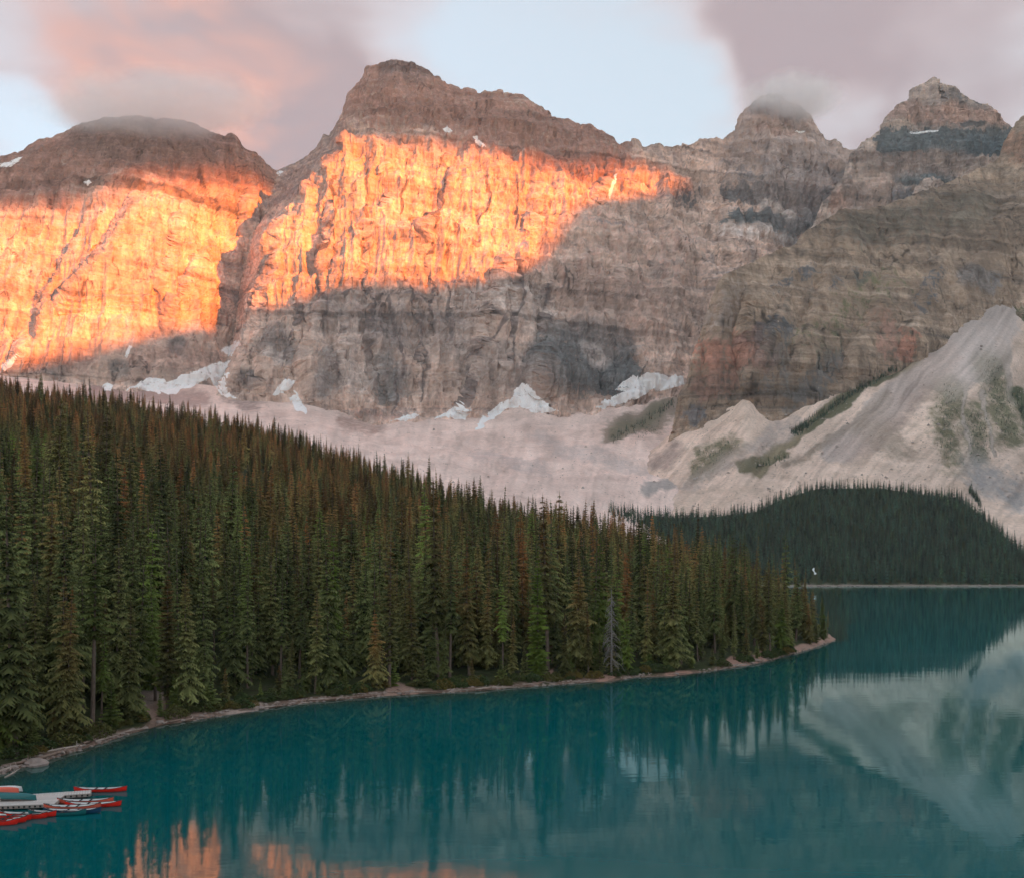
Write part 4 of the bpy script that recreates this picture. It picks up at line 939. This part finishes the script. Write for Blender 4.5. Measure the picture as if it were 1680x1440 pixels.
# a few trees one can pick out
def on_shore(p, back):
    Y = float(shore_Y(np.array([p]))[0]) + back; X = (p - CX) / F * Y
    return X, Y, float(hill_height(np.array([X]), np.array([Y]))[0])
X, Y, zz_ = on_shore(882, 5); cm, tm = tree_meshes('spruce', 71, 25, 2.5, .05, 50, 9, 5, droop=.22, power=.72, gap=.04)
place_tree('spruce_tree', cm, tm, (X, Y, zz_ - .1), .98, .4, -1.0, 'bright yellow-green spruce standing out from the dark shore trees', 'spruces in the front ranks along the shore')
X, Y, zz_ = on_shore(640, 5); cm, tm = tree_meshes('spruce', 72, 28, 1.9, .16, 40, 7, 4, droop=.36, power=.6, gap=.28, lean=.4)
place_tree('spruce_tree', cm, tm, (X, Y, zz_ - .1), 1.06, 1.4, .45, 'very tall thin spruce with a pale trunk beside the earth landing', 'spruces in the front ranks along the shore')
X, Y, zz_ = on_shore(152, 7); cm, tm = tree_meshes('spruce', 73, 27, 2.4, .42, 26, 7, 4, droop=.25, power=.55, gap=.22, lean=.6)
place_tree('spruce_tree', cm, tm, (X, Y, zz_ - .1), 1.02, 2.2, -.35, 'tall pine-like tree with a long bare trunk near the dock', 'spruces in the front ranks along the shore')
X, Y, zz_ = on_shore(275, 8); cm, tm = tree_meshes('spruce', 74, 22, 2.3, .12, 40, 8, 4, droop=.3, power=.5, gap=.1)
place_tree('spruce_tree', cm, tm, (X, Y, zz_ - .1), .92, 2.9, .4, 'brownish spruce with a bare foot on the dirt landing', 'spruces in the front ranks along the shore')
X, Y, zz_ = on_shore(308, 6)
place_tree('spruce_tree', *NEAR_M[2], (X, Y, zz_ - .1), .86, 5.1, .15, 'full dark spruce leaning over the dirt landing at its right edge', 'spruces in the front ranks along the shore')
# dead snag: bare trunk and drooping grey branches
X, Y, zz_ = on_shore(1003, 4); r = random.Random(5)
sn = empty('dead_tree', (X, Y, zz_ - .1), 'dead grey snag with drooping bare branches among green spruces', 'dead tree')
link('trunk', MB().tube([(0, 0, -.4), (.02, 0, 3), (.05, .03, 8), (.02, 0, 13), (0, .04, 17)], [.26, .21, .17, .11, .03], 7).mesh('trunk', M_DEAD, True), sn)
for i in range(90):
    zb = 2.0 + 13.5 * (i + r.random()) / 90; a = r.random() * 6.283; L = (2.4 * (1 - zb / 19) + .25) * (.6 + .6 * r.random()); c_, s_ = math.cos(a), math.sin(a)
    b = MB().tube([(0, 0, zb), (c_ * L * .5, s_ * L * .5, zb - .06 * L), (c_ * L * .85, s_ * L * .85, zb - .38 * L), (c_ * L, s_ * L, zb - .75 * L)], [.055, .045, .035, .015], 4)
    for q in range(3):
        f_ = .4 + .2 * q; sg = r.choice((-1, 1)); b.tube([(c_ * L * f_, s_ * L * f_, zb - .1 * L), (c_ * L * (f_ + .15) - s_ * .35 * sg, s_ * L * (f_ + .15) + c_ * .35 * sg, zb - .1 * L - .55)], [.03, .01], 3)
    link('branch', b.mesh('branch', M_DEAD), sn)
# saplings along the water
for i, p in enumerate(list(np.linspace(20, 1330, 34) + rng.uniform(-14, 14, 34))):
    X, Y, zz_ = on_shore(p, rng.uniform(4.0, 7.5)); 
    if zz_ < .3: continue
    cm, tm = YOUNG_M[i % 3]; s_ = rng.uniform(.35, .95); t_ = rng.choice([-.5, -.2, .1, .1, .4])
    place_tree('young_spruce', cm, tm, (X, Y, zz_ - .05), float(s_), rng.uniform(0, 6), t_, '%s %s young spruce by the water %s' % ('knee-high' if s_ < .5 else 'bushy' if s_ < .75 else 'taller', 'light green' if t_ < 0 else 'dark green' if t_ < .3 else 'bronze', zone(p)), 'young spruces along the bank')

# far forest across the lake and the strips of trees on the talus
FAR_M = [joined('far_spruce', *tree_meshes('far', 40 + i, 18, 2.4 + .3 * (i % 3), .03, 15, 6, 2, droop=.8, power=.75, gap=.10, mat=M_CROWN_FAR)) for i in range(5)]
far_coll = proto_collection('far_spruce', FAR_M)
fp = jitter_points(120, 1000, 1128, 1475, 5.6); fpx = CX + F * fp[:, 0] / fp[:, 1]
topY = np.interp(fpx, [c[0] for c in FARTOP], [c[2] for c in FARTOP]); shY = 1126 + 5 * np.sin(fpx / 37) + 3 * np.sin(fpx / 13)
ok = (fpx > 1000) & (fpx < 1780) & (fp[:, 1] > shY + 13) & (fp[:, 1] < topY + 4 + 14 * rng.random(len(fp)))
ok &= ~((abs(fpx - 1337) < 5) & (fp[:, 1] < 1195))                       # bed of the cascade
fp, fpx = fp[ok], fpx[ok]; fz = far_height(fp[:, 0], fp[:, 1])
P3d = np.stack([fp[:, 0], fp[:, 1], fz - .2], -1); sc_ = rng.uniform(.5, 1.25, len(fp)) * (1 - .12 * sstep(fp[:, 1], 1250, 1450))
tn_ = np.clip(rng.normal(.0, .28, len(fp)), -.8, .7)
strip = []
for line, wdt, num in (([(1475, 603), (1400, 645), (1325, 697), (1300, 712)], 6, 420), ([(1005, 722), (1040, 703), (1085, 675), (1105, 660)], 6, 130), ([(1668, 640), (1685, 700)], 8, 60), ([(1240, 765), (1290, 752)], 5, 30), ([(1590, 800), (1606, 826)], 5, 60), ([(1560, 640), (1550, 700), (1560, 750)], 20, 480), ([(1625, 600), (1640, 660), (1660, 720)], 18, 620), ([(1600, 680), (1610, 740)], 18, 420), ([(1150, 745), (1200, 730), (1140, 770)], 14, 300), ([(1340, 560), (1420, 500)], 24, 160), ([(1080, 700), (1040, 715)], 12, 140)):
    line = np.array(line, float)
    for i in range(num):
        f_ = rng.random() * (len(line) - 1); k = int(f_); q = line[k] * (1 - f_ + k) + line[k + 1] * (f_ - k) + rng.normal(0, wdt * .5, 2)
        hit, nrm, _, _ = BVH.ray_cast(EYE, Vector(direction(*q)))
        if hit is not None: strip.append(tuple(hit))
strip = np.array(strip)
P3d = np.concatenate([P3d, strip - np.array((0, 0, .3))]); sc_ = np.concatenate([sc_, np.where(np.arange(len(strip)) < 700, rng.uniform(.32, .62, len(strip)), rng.uniform(.10, .28, len(strip)))]); tn_ = np.concatenate([tn_, rng.uniform(-.5, .1, len(strip))])
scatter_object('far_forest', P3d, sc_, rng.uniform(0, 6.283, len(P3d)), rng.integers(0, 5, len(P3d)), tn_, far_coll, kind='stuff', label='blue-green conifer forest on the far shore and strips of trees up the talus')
print('TREES', n, ind.sum(), 'FAR', len(P3d))

# boulders strewn over the scree
bo = []
for i in range(2600):
    q = (rng.uniform(380, 1680), rng.uniform(640, 830)) if i % 2 else (rng.uniform(1080, 1680), rng.uniform(520, 830))
    hit, nrm, fi, _ = BVH.ray_cast(EYE, Vector(direction(*q)))
    if hit is not None and abs(nrm.z) > .55: bo.append((tuple(hit), rng.uniform(.6, 1.5) * (2.4 if rng.random() < .06 else 1)))
oct_ = np.array([(1, 0, -.2), (.3, .9, 0), (-.8, .5, -.1), (-.7, -.6, 0), (.4, -.9, -.1), (.1, .1, .85), (-.3, -.2, .7)]); of_ = [(0, 1, 5), (1, 2, 5), (2, 6, 5), (2, 3, 6), (3, 4, 6), (4, 0, 5), (4, 5, 6)]
bmb = MB()
for p_, s_ in bo:
    a_ = rng.uniform(0, 6.28); c_, d_ = math.cos(a_), math.sin(a_); k_ = rng.uniform(.7, 1.3, 3) * s_
    bmb.add([(p_[0] + (v[0] * c_ - v[1] * d_) * k_[0], p_[1] + (v[0] * d_ + v[1] * c_) * k_[1], p_[2] + v[2] * k_[2]) for v in oct_], of_)
link('scree_boulders', bmb.mesh('scree_boulders', plain('scree_boulder', (.40, .33, .29), .95, .4, .02)), kind='stuff', label='boulders strewn over the scree and talus')

# ------------------------------------------------------------------ shore details
def lump_mesh(name, mat, seed, sub=2, amp=.28, flat=.7):
    import bmesh
    bm = bmesh.new(); bmesh.ops.create_icosphere(bm, subdivisions=sub, radius=1.0)
    co = np.array([v.co[:] for v in bm.verts]); d = 1 + amp * fbm(co * 1.3 + seed * 3.1, 3, seed) + .5 * amp * fbm(co * 3.1 + seed, 2, seed + 9)
    for v, k in zip(bm.verts, d): v.co *= k; v.co.z *= flat
    me = bpy.data.meshes.new(name); bm.to_mesh(me); bm.free(); me.materials.append(mat); return me
M_STONE = plain('shore_stone', (.33, .265, .235), .9, .3, 2.0, .1)
M_LOG = plain('driftwood', (.27, .19, .15), .9, .35, 1.6, .06)
M_LOGP = plain('bleached_driftwood', (.44, .36, .31), .9, .3, 1.6, .06)
ROCKS = [lump_mesh('boulder', M_STONE, i, 3) for i in range(4)]
def zone2(p): return zone(p).replace('around the dead grey snag', 'below the dead snag')
boulders = [(58, -1.0, 1.25), (22, .6, .5), (330, 1.0, .5), (372, 1.6, .35), (408, 4.0, .45), (300, .6, .4), (428, .5, .55), (436, 2.2, .3), (668, .6, .55), (676, 1.2, .45), (655, .4, .4), (645, 1.3, .3), (690, .6, .35), (905, .8, .4), (1110, .6, .5), (1232, .8, .7), (1242, 1.6, .6), (1262, .5, .5), (1300, .7, .5), (1352, .8, .5), (1368, .2, .45), (100, .7, .4), (128, 1.0, .5), (200, .8, .45), (238, .6, .4), (262, 1.2, .55), (520, .5, .35), (480, .5, .4), (745, .5, .35), (825, .6, .4), (960, .5, .35), (1030, .4, .3), (1190, .6, .45)]
for i, (p, b, s) in enumerate(boulders):
    X, Y, zz_ = on_shore(p, b); rz = random.Random(i).random() * 6
    o = link('boulder', ROCKS[i % 4], label=('big rounded boulder standing in the shallows by the dock' if i == 0 else '%s grey-brown boulder on the bank %s' % ('small' if s < .4 else 'middling' if s < .52 else 'broad', zone2(p))), category='boulder', group='boulders on the bank')
    o.location = (X, Y, max(zz_, -.15) + s * .12); o.scale = (s * 1.15, s, s * .85); o.rotation_euler = (0, 0, rz)
r = random.Random(17)
logs = [(10, .5, 7, .3), (35, 1.1, 6, .28), (88, .8, 9, .32), (104, 1.6, 8, .26), (128, .5, 7, .24), (150, 1.5, 6, .22), (176, .7, 7, .26), (188, 1.4, 5, .2), (205, .9, 5, .2), (222, .7, 5, .18), (268, .4, 4, .2), (292, .9, 5, .24), (20, -1.2, 6, .16), (172, -1.0, 2.2, .16),
        (318, .5, 4, .16), (438, .5, 7, .2), (470, .4, 8, .26), (500, .5, 9, .26), (530, .5, 9, .28), (556, .6, 8, .26), (580, .5, 6, .2), (498, -.8, 3, .16), (610, .5, 5, .18), (650, .8, 6, .24), (690, .6, 5, .2), (716, .5, 8, .2), (790, .4, 7, .26), (802, 1.0, 9, .26), (770, 1.2, 6, .2), (845, .9, 7, .26), (828, .5, 6, .22), (860, .4, 5, .18), (930, .5, 6, .18), (965, .5, 5, .16), (1070, -.7, 6, .22), (1112, .5, 6, .2), (1215, .6, 7, .26), (1240, 1.3, 7, .24), (1252, .5, 9, .3), (1262, 1.6, 6, .22), (1286, .6, 6, .2), (1318, .7, 6, .2), (1345, .6, 5, .18), (1360, .3, 5, .18), (1335, 1.5, 4, .16)]
for i, (p, b, L, rad) in enumerate(logs):
    X, Y, zz_ = on_shore(p, b); X2, Y2, _ = on_shore(p + 6, b); ang = math.atan2(Y2 - Y, X2 - X) + r.uniform(-.35, .35)
    c_, s_ = math.cos(ang), math.sin(ang); L *= .8; rad *= .6; k = r.uniform(-.25, .25)
    pl = [(-L / 2, 0, 0), (-L / 4, k * .6, .03), (0, k, .05), (L / 4, k * .5, .02), (L / 2, -.1, .0)]
    mb = MB().tube([(x_ * c_ - y_ * s_, x_ * s_ + y_ * c_, z_ + rad * .7) for x_, y_, z_ in pl], [rad, rad * .95, rad * .85, rad * .7, rad * .45], 8)
    pale = i % 3 == 0
    o = empty('driftwood_log', (X, Y, max(zz_, -.05)), '%s %s driftwood log %s %s' % ('long' if L > 5.2 else 'short' if L < 3.6 else 'middle-sized', 'bleached' if pale else 'brown', 'lying in the shallows' if b < 0 else 'stranded on the bank', zone2(p)), 'log', 'driftwood along the shore')
    link('stem', mb.mesh('stem', M_LOGP if pale else M_LOG, True), o)
    for q in range(2):
        f_ = r.uniform(-.3, .35) * L; sg = r.choice((-1, 1)); ln = r.uniform(.4, .9)
        link('stub', MB().tube([(f_ * c_, f_ * s_, rad), (f_ * c_ - s_ * ln * .6 * sg + c_ * .3, f_ * s_ + c_ * ln * .6 * sg + s_ * .3, rad + ln * .7)], [rad * .35, rad * .15], 5).mesh('stub', M_LOGP if pale else M_LOG), o)

# stones at the water's edge
r = random.Random(47); mb = MB(); lm = lump_mesh('stone', M_STONE, 12, 1); bv = [v.co.copy() for v in lm.vertices]; bf = [tuple(p.vertices) for p in lm.polygons]
for i in range(900):
    p = r.uniform(-30, 1372); 
    if math.sin(p / 23.0) + math.sin(p / 61.0) < -.5: continue
    X, Y, zz_ = on_shore(p, r.uniform(-.5, 2.2)); s = r.uniform(.08, .32)
    mb.add([(X + v.x * s * 1.3, Y + v.y * s, max(zz_, -.1) + v.z * s) for v in bv], bf)
link('shore_stones', mb.mesh('shore_stones', M_STONE), kind='stuff', label='small stones along the near waterline')
r = random.Random(53)
for i in range(46):
    p = r.uniform(0, 1365); X, Y, zz_ = on_shore(p, r.uniform(.2, 2.6)); X2, Y2, _ = on_shore(p + 6, 1.0); ang = math.atan2(Y2 - Y, X2 - X) + r.uniform(-.8, .8); L = r.uniform(1.2, 3.6)
    c_, s_ = math.cos(ang) * L / 2, math.sin(ang) * L / 2; k = r.uniform(-.15, .15); pale = r.random() < .5
    o = link('driftwood_branch', MB().tube([(-c_, -s_, .05), (-s_ * k, c_ * k, .12 + abs(k)), (c_, s_, .06)], [.09, .075, .03], 6).mesh('driftwood_branch', M_LOGP if pale else M_LOG, True), label='%s %s driftwood branch on the bank %s' % ('long thin' if L > 2.3 else 'short thin', 'bleached' if pale else 'brown', zone2(p)), category='branch', group='driftwood along the shore')
    o.location = (X, Y, max(zz_, -.02))

# shrubs
def shrub_material():
    m, t = new_mat('willow_leaves')
    tn = t.node('ShaderNodeAttribute', attribute_type='INSTANCER', attribute_name='tint').outputs['Fac']
    n = t.noise(t.node('ShaderNodeNewGeometry').outputs['Position'], 2.2, 2, .6)
    c = t.mix(t.range(n, .3, .7), (.035, .062, .024), (.10, .135, .045)); c = t.mix(t.math('MAXIMUM', tn, 0.0), c, (.22, .15, .04))
    finish(t, c, .8, spec=.15); return m
M_SHRUB = shrub_material()
def shrub_mesh(seed):
    r = random.Random(seed); V, Fc = [], []
    for i in range(900):
        a = r.random() * 6.283; h = r.random(); rr = math.sqrt(1 - (h * .9) ** 2) * (.75 + .35 * r.random()) * (1 + .25 * math.sin(a * 3 + seed))
        c = Vector((math.cos(a) * rr, math.sin(a) * rr, h * (.85 + .2 * math.sin(a * 2 + seed)))); d = Vector((r.gauss(0, 1), r.gauss(0, 1), r.gauss(0, .6))).normalized() * .11
        e = d.cross(Vector((r.gauss(0, 1), r.gauss(0, 1), r.gauss(0, 1)))).normalized() * .055
        k = len(V); V += [tuple(c - d), tuple(c + e), tuple(c + d), tuple(c - e)]; Fc.append((k, k + 1, k + 2, k + 3))
    return mesh_from('foliage', V, Fc, [M_SHRUB])
SHRUBS = [shrub_mesh(i) for i in range(4)]
STEM = MB()
for i in range(7): a = i * .9; STEM.tube([(0, 0, -.1), (math.cos(a) * .25, math.sin(a) * .25, .4), (math.cos(a) * .5, math.sin(a) * .5, .75)], [.04, .03, .012], 5)
STEM_M = STEM.mesh('stem', M_BARK)
r = random.Random(23)
bush_px = [r.uniform(-10, 1330) for _ in range(74)] + [1060, 1072, 1084, 1093, 350, 365, 385, 398, 412, 440, 455, 470, 205, 190, 175, 160, 570, 590, 720, 735, 750, 765, 905, 915, 1275, 1285]
for i, p in enumerate(sorted(bush_px)):
    if 236 < p < 300 and i % 3: continue
    X, Y, zz_ = on_shore(p, r.uniform(2.6, 6.5) if p < 1180 else r.uniform(2.0, 4.0)); s = r.uniform(.7, 1.7); t_ = r.choice([0, 0, .1, .3, .7])
    if zz_ < .25: continue
    o = empty('shrub', (X, Y, zz_ - .05), '%s %s willow shrub on the bank %s' % ('low' if s < 1.05 else 'rounded' if s < 1.4 else 'tall', 'green' if t_ < .2 else 'yellowing' if t_ < .5 else 'golden', zone2(p)), 'shrub', 'shrubs along the bank', r.random() * 6)
    o.scale = (s * 1.2, s * 1.1, s)
    link('stems', STEM_M, o); f = link('foliage', SHRUBS[i % 4], o); f['tint'] = float(t_)

# far shore: stones and the little cascade
r = random.Random(31); mb = MB(); base = ROCKS[0]; bv = [v.co.copy() for v in lump_mesh('stone', M_STONE, 9, 1).vertices]; bf = [tuple(p.vertices) for p in lump_mesh('stone', M_STONE, 9, 1).polygons]
for i in range(170):
    p = r.uniform(1325, 1760); Y = 1126 + 5 * math.sin(p / 37) + 3 * math.sin(p / 13) + r.uniform(0, 7); X = (p - CX) / F * Y; s = r.uniform(.4, 1.7); zf_ = float(far_height(np.array([X]), np.array([Y]))[0])
    mb.add([(X + v.x * s * 1.6, Y + v.y * s, zf_ + v.z * s) for v in bv], bf)
link('shore_stones', mb.mesh('shore_stones', M_STONE), kind='stuff', label='pale stones and debris along the far shore')
M_FOAM = plain('white_water', (.85, .87, .88), .5, .1, .5)
cv_ = []
for k in range(6):
    Y = 1166 + k * 4.6; X = (1337 + 1.2 * math.sin(k * 1.4) - k * .5 - CX) / F * Y; zf_ = float(far_height(np.array([X]), np.array([Y]))[0]); cv_.append((X, Y, zf_ + 1.0 + .5 * (k % 2)))
V = [(x_ + sd * (1.0 + .5 * math.sin(i * 2.1)), y_, z_ + (0 if sd else .5)) for i, (x_, y_, z_) in enumerate(cv_) for sd in (-1, 0, 1)]
link('cascade', mesh_from('cascade', V, [(i * 3 + j, i * 3 + j + 1, i * 3 + j + 4, i * 3 + j + 3) for i in range(len(cv_) - 1) for j in (0, 1)], [M_FOAM], smooth=True), label='little white cascade between the trees on the far shore', category='waterfall')

# ------------------------------------------------------------------ canoe dock
def paint(name, c, rough=.35):
    return plain(name, c, rough, .12, 1.5, 0, .5)
M_RED = paint('red_hull', (.85, .025, .012)); M_CORAL = paint('faded_red_hull', (.74, .13, .075), .55); M_TEAL = paint('teal_hull', (.012, .14, .15)); M_NAVY = paint('blue_hull', (.012, .06, .13)); M_WHITE = paint('white_hull', (.74, .74, .72), .5)
M_LINER = paint('pale_liner', (.84, .84, .82), .6); M_SEAT = plain('dark_seat', (.03, .03, .032), .7); M_RAIL = plain('black_rail', (.045, .03, .03), .5)
M_PLANK = plain('grey_plank', (.56, .51, .475), .85, .22, 1.2, .02); M_BEAM = plain('dock_beam', (.40, .34, .30), .85, .25, 1.5, .02); M_BUMP = plain('black_bumper', (.03, .028, .028), .7)
def canoe_meshes(L=4.9):
    ns, nr = 19, 9
    def station(s, inset):
        a = abs(s); b = .445 * (1 - a ** 2.4) ** .85 + .012 - inset * min(1, 3 * (1 - a)); top = .30 + .26 * a ** 3.2; keel = -.10 + .16 * a ** 5 + inset * 1.2
        b = max(b, .006); pts = []
        for k in range(nr):
            th = math.pi * (k / (nr - 1)) ; y_ = -b * math.cos(th); d_ = math.sin(th) ** .55
            pts.append((s * (L / 2 - inset * 1.5) + .10 * math.copysign(1, s) * a ** 6 * (1 - d_ * .6), y_ * (1 if k in (0, nr - 1) else 1.03), top - (top - keel) * d_))
        return pts
    def skin(inset):
        V = [p for i in range(ns) for p in station(math.sin((-1 + 2 * i / (ns - 1)) * math.pi / 2), inset)]
        return V, [(i * nr + k, (i + 1) * nr + k, (i + 1) * nr + k + 1, i * nr + k + 1) for i in range(ns - 1) for k in range(nr - 1)]
    hull = skin(0); liner = skin(.03)
    rails = []
    for sd in (0, nr - 1):
        rails.append(MB().tube([Vector(hull[0][i * nr + sd]) + Vector((0, 0, .012)) for i in range(ns)], .022, 6).mesh('gunwale', M_RAIL, True))
    seats = [MB().box((x_, 0, .21), (.36, w_, .03)).mesh('seat', M_SEAT) for x_, w_ in ((-1.35, .62), (1.25, .66))]
    thw = [MB().box((x_, 0, .285), (.17, w_, .03)).mesh('thwart', M_SEAT) for x_, w_ in ((-.45, .84), (.45, .84))]
    decks = [MB().add([(sg * 2.42, 0, .56), (sg * 2.0, .13, .44), (sg * 2.0, -.13, .44)], [(0, 1, 2)]).mesh('end_deck', M_RAIL) for sg in (-1, 1)]
    hm = {m.name: mesh_from('hull', *hull, [m], smooth=True) for m in (M_RED, M_CORAL, M_TEAL, M_NAVY, M_WHITE)}
    return hm, mesh_from('liner', *liner, [M_LINER], smooth=True), rails, seats, thw, decks
HULLS, LINER, RAILS, SEATS, THWARTS, DECKS = canoe_meshes()
def canoe(loc, rz, mat, label, flipped=False, tilt=0.0, pitch=0.0):
    o = empty('canoe', loc, label, 'canoe', 'canoes at the dock', rz)
    o.rotation_euler = (math.pi + tilt if flipped else tilt, pitch, rz)
    link('hull', HULLS[mat.name], o); link('liner', LINER, o)
    for m in RAILS: link('gunwale', m, o)
    for m in SEATS: link('seat', m, o)
    for m in THWARTS: link('thwart', m, o)
    for m in DECKS: link('end_deck', m, o)
    return o
def on_water(p, q, z_=0.0):
    Y = F * (CAMZ - z_) / (q - HZ); return ((p - CX) / F * Y, Y, z_)
def canoe_at(right_px, water_py, mat, label, rz=.05):      # bow at the given spot, stern to the left
    x_, y_, _ = on_water(right_px, water_py); canoe((x_ - 2.45 * math.cos(rz), y_ - 2.45 * math.sin(rz), 0), rz, mat, label)
canoe_at(207, 1297, M_RED, 'red canoe moored alone beyond the end of the narrow dock finger', .07)
canoe_at(185, 1316, M_CORAL, 'faded red canoe furthest out in the mixed cluster, nearest the dock finger', .10)
canoe_at(198, 1321.5, M_RED, 'bright red canoe poking out to the right beyond the teal canoes', .08)
canoe_at(164, 1326, M_CORAL, 'orange-ended canoe squeezed between the red and teal canoes', .06)
canoe_at(164.5, 1333, M_NAVY, 'blue-green canoe on the near side of the mixed cluster', .05)
canoe_at(140, 1336, M_TEAL, 'teal canoe half hidden beside the blue-green one', .04)
for k, (p, q, lab) in enumerate([(91, 1338.5, 'innermost red canoe of the near row, touching the dock'), (76, 1341.5, 'second red canoe of the near row out from the dock'), (50, 1345, 'third red canoe of the near row out from the dock'), (42, 1348.5, 'fourth red canoe of the near row, second from the open water'), (28, 1352, 'outermost red canoe of the near row, closest to open water')]):
    canoe_at(p, q, M_RED, lab, .03)
# deck: platform and finger, plank by plank
DZ = .42
def dock(name, ax, ay, bx, by, width, label, npl):
    L = math.hypot(bx - ax, by - ay); rz = math.atan2(by - ay, bx - ax)
    o = empty(name, (ax, ay, 0), label, 'dock', 'dock sections', rz)
    pm = MB().box((0, 0, 0), (L / npl - .025, width, .05)).mesh('plank', M_PLANK)
    for i in range(npl):
        p = link('plank', pm, o); p.location = ((i + .5) * L / npl, 0, DZ + .004 * (i % 3))
    for sd in (-1, 1): link('edge_beam', MB().box((L / 2, sd * (width / 2 - .06), DZ - .16), (L, .12, .24)).mesh('edge_beam', M_BEAM), o)
    link('end_beam', MB().box((L + .03, 0, DZ - .13), (.06, width - .02, .26)).mesh('end_beam', M_BEAM), o)
    nb_ = max(3, int(L / .45))
    bm_ = MB().box((0, 0, 0), (.16, .06, .16)).mesh('bumper', M_BUMP)
    for i in range(nb_):
        b = link('bumper', bm_, o); b.location = ((i + .5) * L / nb_, -(width / 2 + .03), DZ - .14)
    fl = MB().box((0, 0, 0), (L * .25, width * .8, .3)).mesh('float', M_BUMP)
    for i in range(3):
        f = link('float', fl, o); f.location = ((i + .5) * L / 3, 0, .13)
    return o
dock('dock', -46.2, 96.9, -40.3, 99.1, 1.55, 'narrow pale plank dock finger reaching out between the canoes', 26)
dock('dock', -54.0, 93.8, -41.9, 95.9, 3.9, 'wide pale plank dock platform carrying the overturned canoes', 44)
# overturned canoes on the platform and the white one behind
z1 = DZ + .03
canoe((-45.6 - .7, 95.2, z1 + .62), .06, M_TEAL, 'overturned teal canoe on the near side of the dock platform', True, .18, .03)
canoe((-48.3, 96.1, z1 + .95), .05, M_CORAL, 'overturned coral red canoe resting on top of the dock stack', True, -.10, -.02)
canoe((-48.6, 96.6, z1 + .52), .02, M_CORAL, 'overturned faded red canoe low on the far side of the dock stack', True, -.2, 0)
rk = empty('canoe_rack', (-48.0, 95.7, z1), 'low wooden rack holding the overturned canoes on the dock', 'rack')
for x_ in (-1.2, 1.2):
    link('crossbar', MB().box((x_, 0, .34), (.09, 1.9, .08)).mesh('crossbar', M_BEAM), rk)
    for y_ in (-.85, .85): link('post', MB().box((x_, y_, .15), (.08, .08, .30)).mesh('post', M_BEAM), rk)
canoe((-50.0, 100.2, .58), .10, M_WHITE, 'white overturned boat hull behind the stacked canoes', True, .12, -.05)
dock('dock', -55.0, 99.6, -48.2, 100.3, 1.5, 'short plank walkway under the white overturned hull', 24)

# ------------------------------------------------------------------ cap clouds on the summits, built as small volumes
def cap_cloud(name, p, q, Y, size, density, label, seed):
    import bmesh
    c = unproj(np.array(float(p)), np.array(float(q)), np.array(float(Y)))
    bm = bmesh.new(); bmesh.ops.create_icosphere(bm, subdivisions=3, radius=1.0)
    me = bpy.data.meshes.new(name); bm.to_mesh(me); bm.free()
    m = bpy.data.materials.new('cap_cloud_air'); m.use_nodes = True; t = NT(m.node_tree)
    ob = t.node('ShaderNodeTexCoord').outputs['Object']
    rad = t.vmath('LENGTH', ob)
    n = t.noise(t.vmath('ADD', t.scale(ob, (2.2, 2.0, 1.1)), (seed, 0, 0)), 1.0, 3, .55)
    d = t.math('MULTIPLY', t.range(t.math('SUBTRACT', n, t.math('MULTIPLY', rad, .40)), .03, .36, 0, 1, True), t.range(rad, .55, .97, 1, 0, True))
    v = t.node('ShaderNodeVolumePrincipled'); v.inputs['Color'].default_value = (.99, .97, .97, 1); t.put(v.inputs['Density'], t.math('MULTIPLY', d, density))
    o_ = t.node('ShaderNodeOutputMaterial'); t.l.new(v.outputs[0], o_.inputs['Volume'])
    me.materials.append(m)
    o = link(name, me, kind='stuff', label=label); o.location = tuple(c); o.scale = size
    return o
cap_cloud('cap_cloud', 250, 176, 2560, (360, 190, 84), .009, 'soft grey cloud hiding the summit of the broad left mountain', 0)
cap_cloud('cap_cloud', 1300, 160, 2800, (165, 130, 72), .014, 'grey cloud trailing off the cloud-capped peak', 5)

# ------------------------------------------------------------------ haze
def haze_box(x0, x1, y0, y1, z0, z1, density):
    m = bpy.data.materials.new('haze_air'); m.use_nodes = True; t = NT(m.node_tree)
    v = t.node('ShaderNodeVolumePrincipled'); v.inputs['Color'].default_value = (.90, .93, .97, 1); v.inputs['Density'].default_value = density; v.inputs['Anisotropy'].default_value = 0.0
    o = t.node('ShaderNodeOutputMaterial'); t.l.new(v.outputs[0], o.inputs['Volume'])
    mb = MB().box(((x0 + x1) / 2, (y0 + y1) / 2, (z0 + z1) / 2), (x1 - x0, y1 - y0, z1 - z0))
    link('haze', mb.mesh('haze', m), kind='stuff', label='thin pinkish dawn haze filling the valley')
HAZE_TOP = max(1430.0, float(ridge_h.max()) + 12)
haze_box(-3500, 4600, -3000, 4000, -7, HAZE_TOP, HAZE_DENSITY)

# labels: look-alikes are told apart by their order along the shore (nth from left)
ORD = ['leftmost', 'second', 'third', 'fourth', 'fifth', 'sixth', 'seventh', 'eighth', 'ninth', 'tenth', 'eleventh', 'twelfth']
same = {}
for o in SC.objects:
    if o.parent is None and o.get('category'): same.setdefault(o['label'], []).append(o)
for lab, obs in same.items():
    if 1 < len(obs) <= 12:
        obs.sort(key=lambda o: o.location.x / max(o.location.y, 1))
        for i, o in enumerate(obs): o['label'] = lab + (', leftmost such' if i == 0 else ', %s from left' % ORD[i])
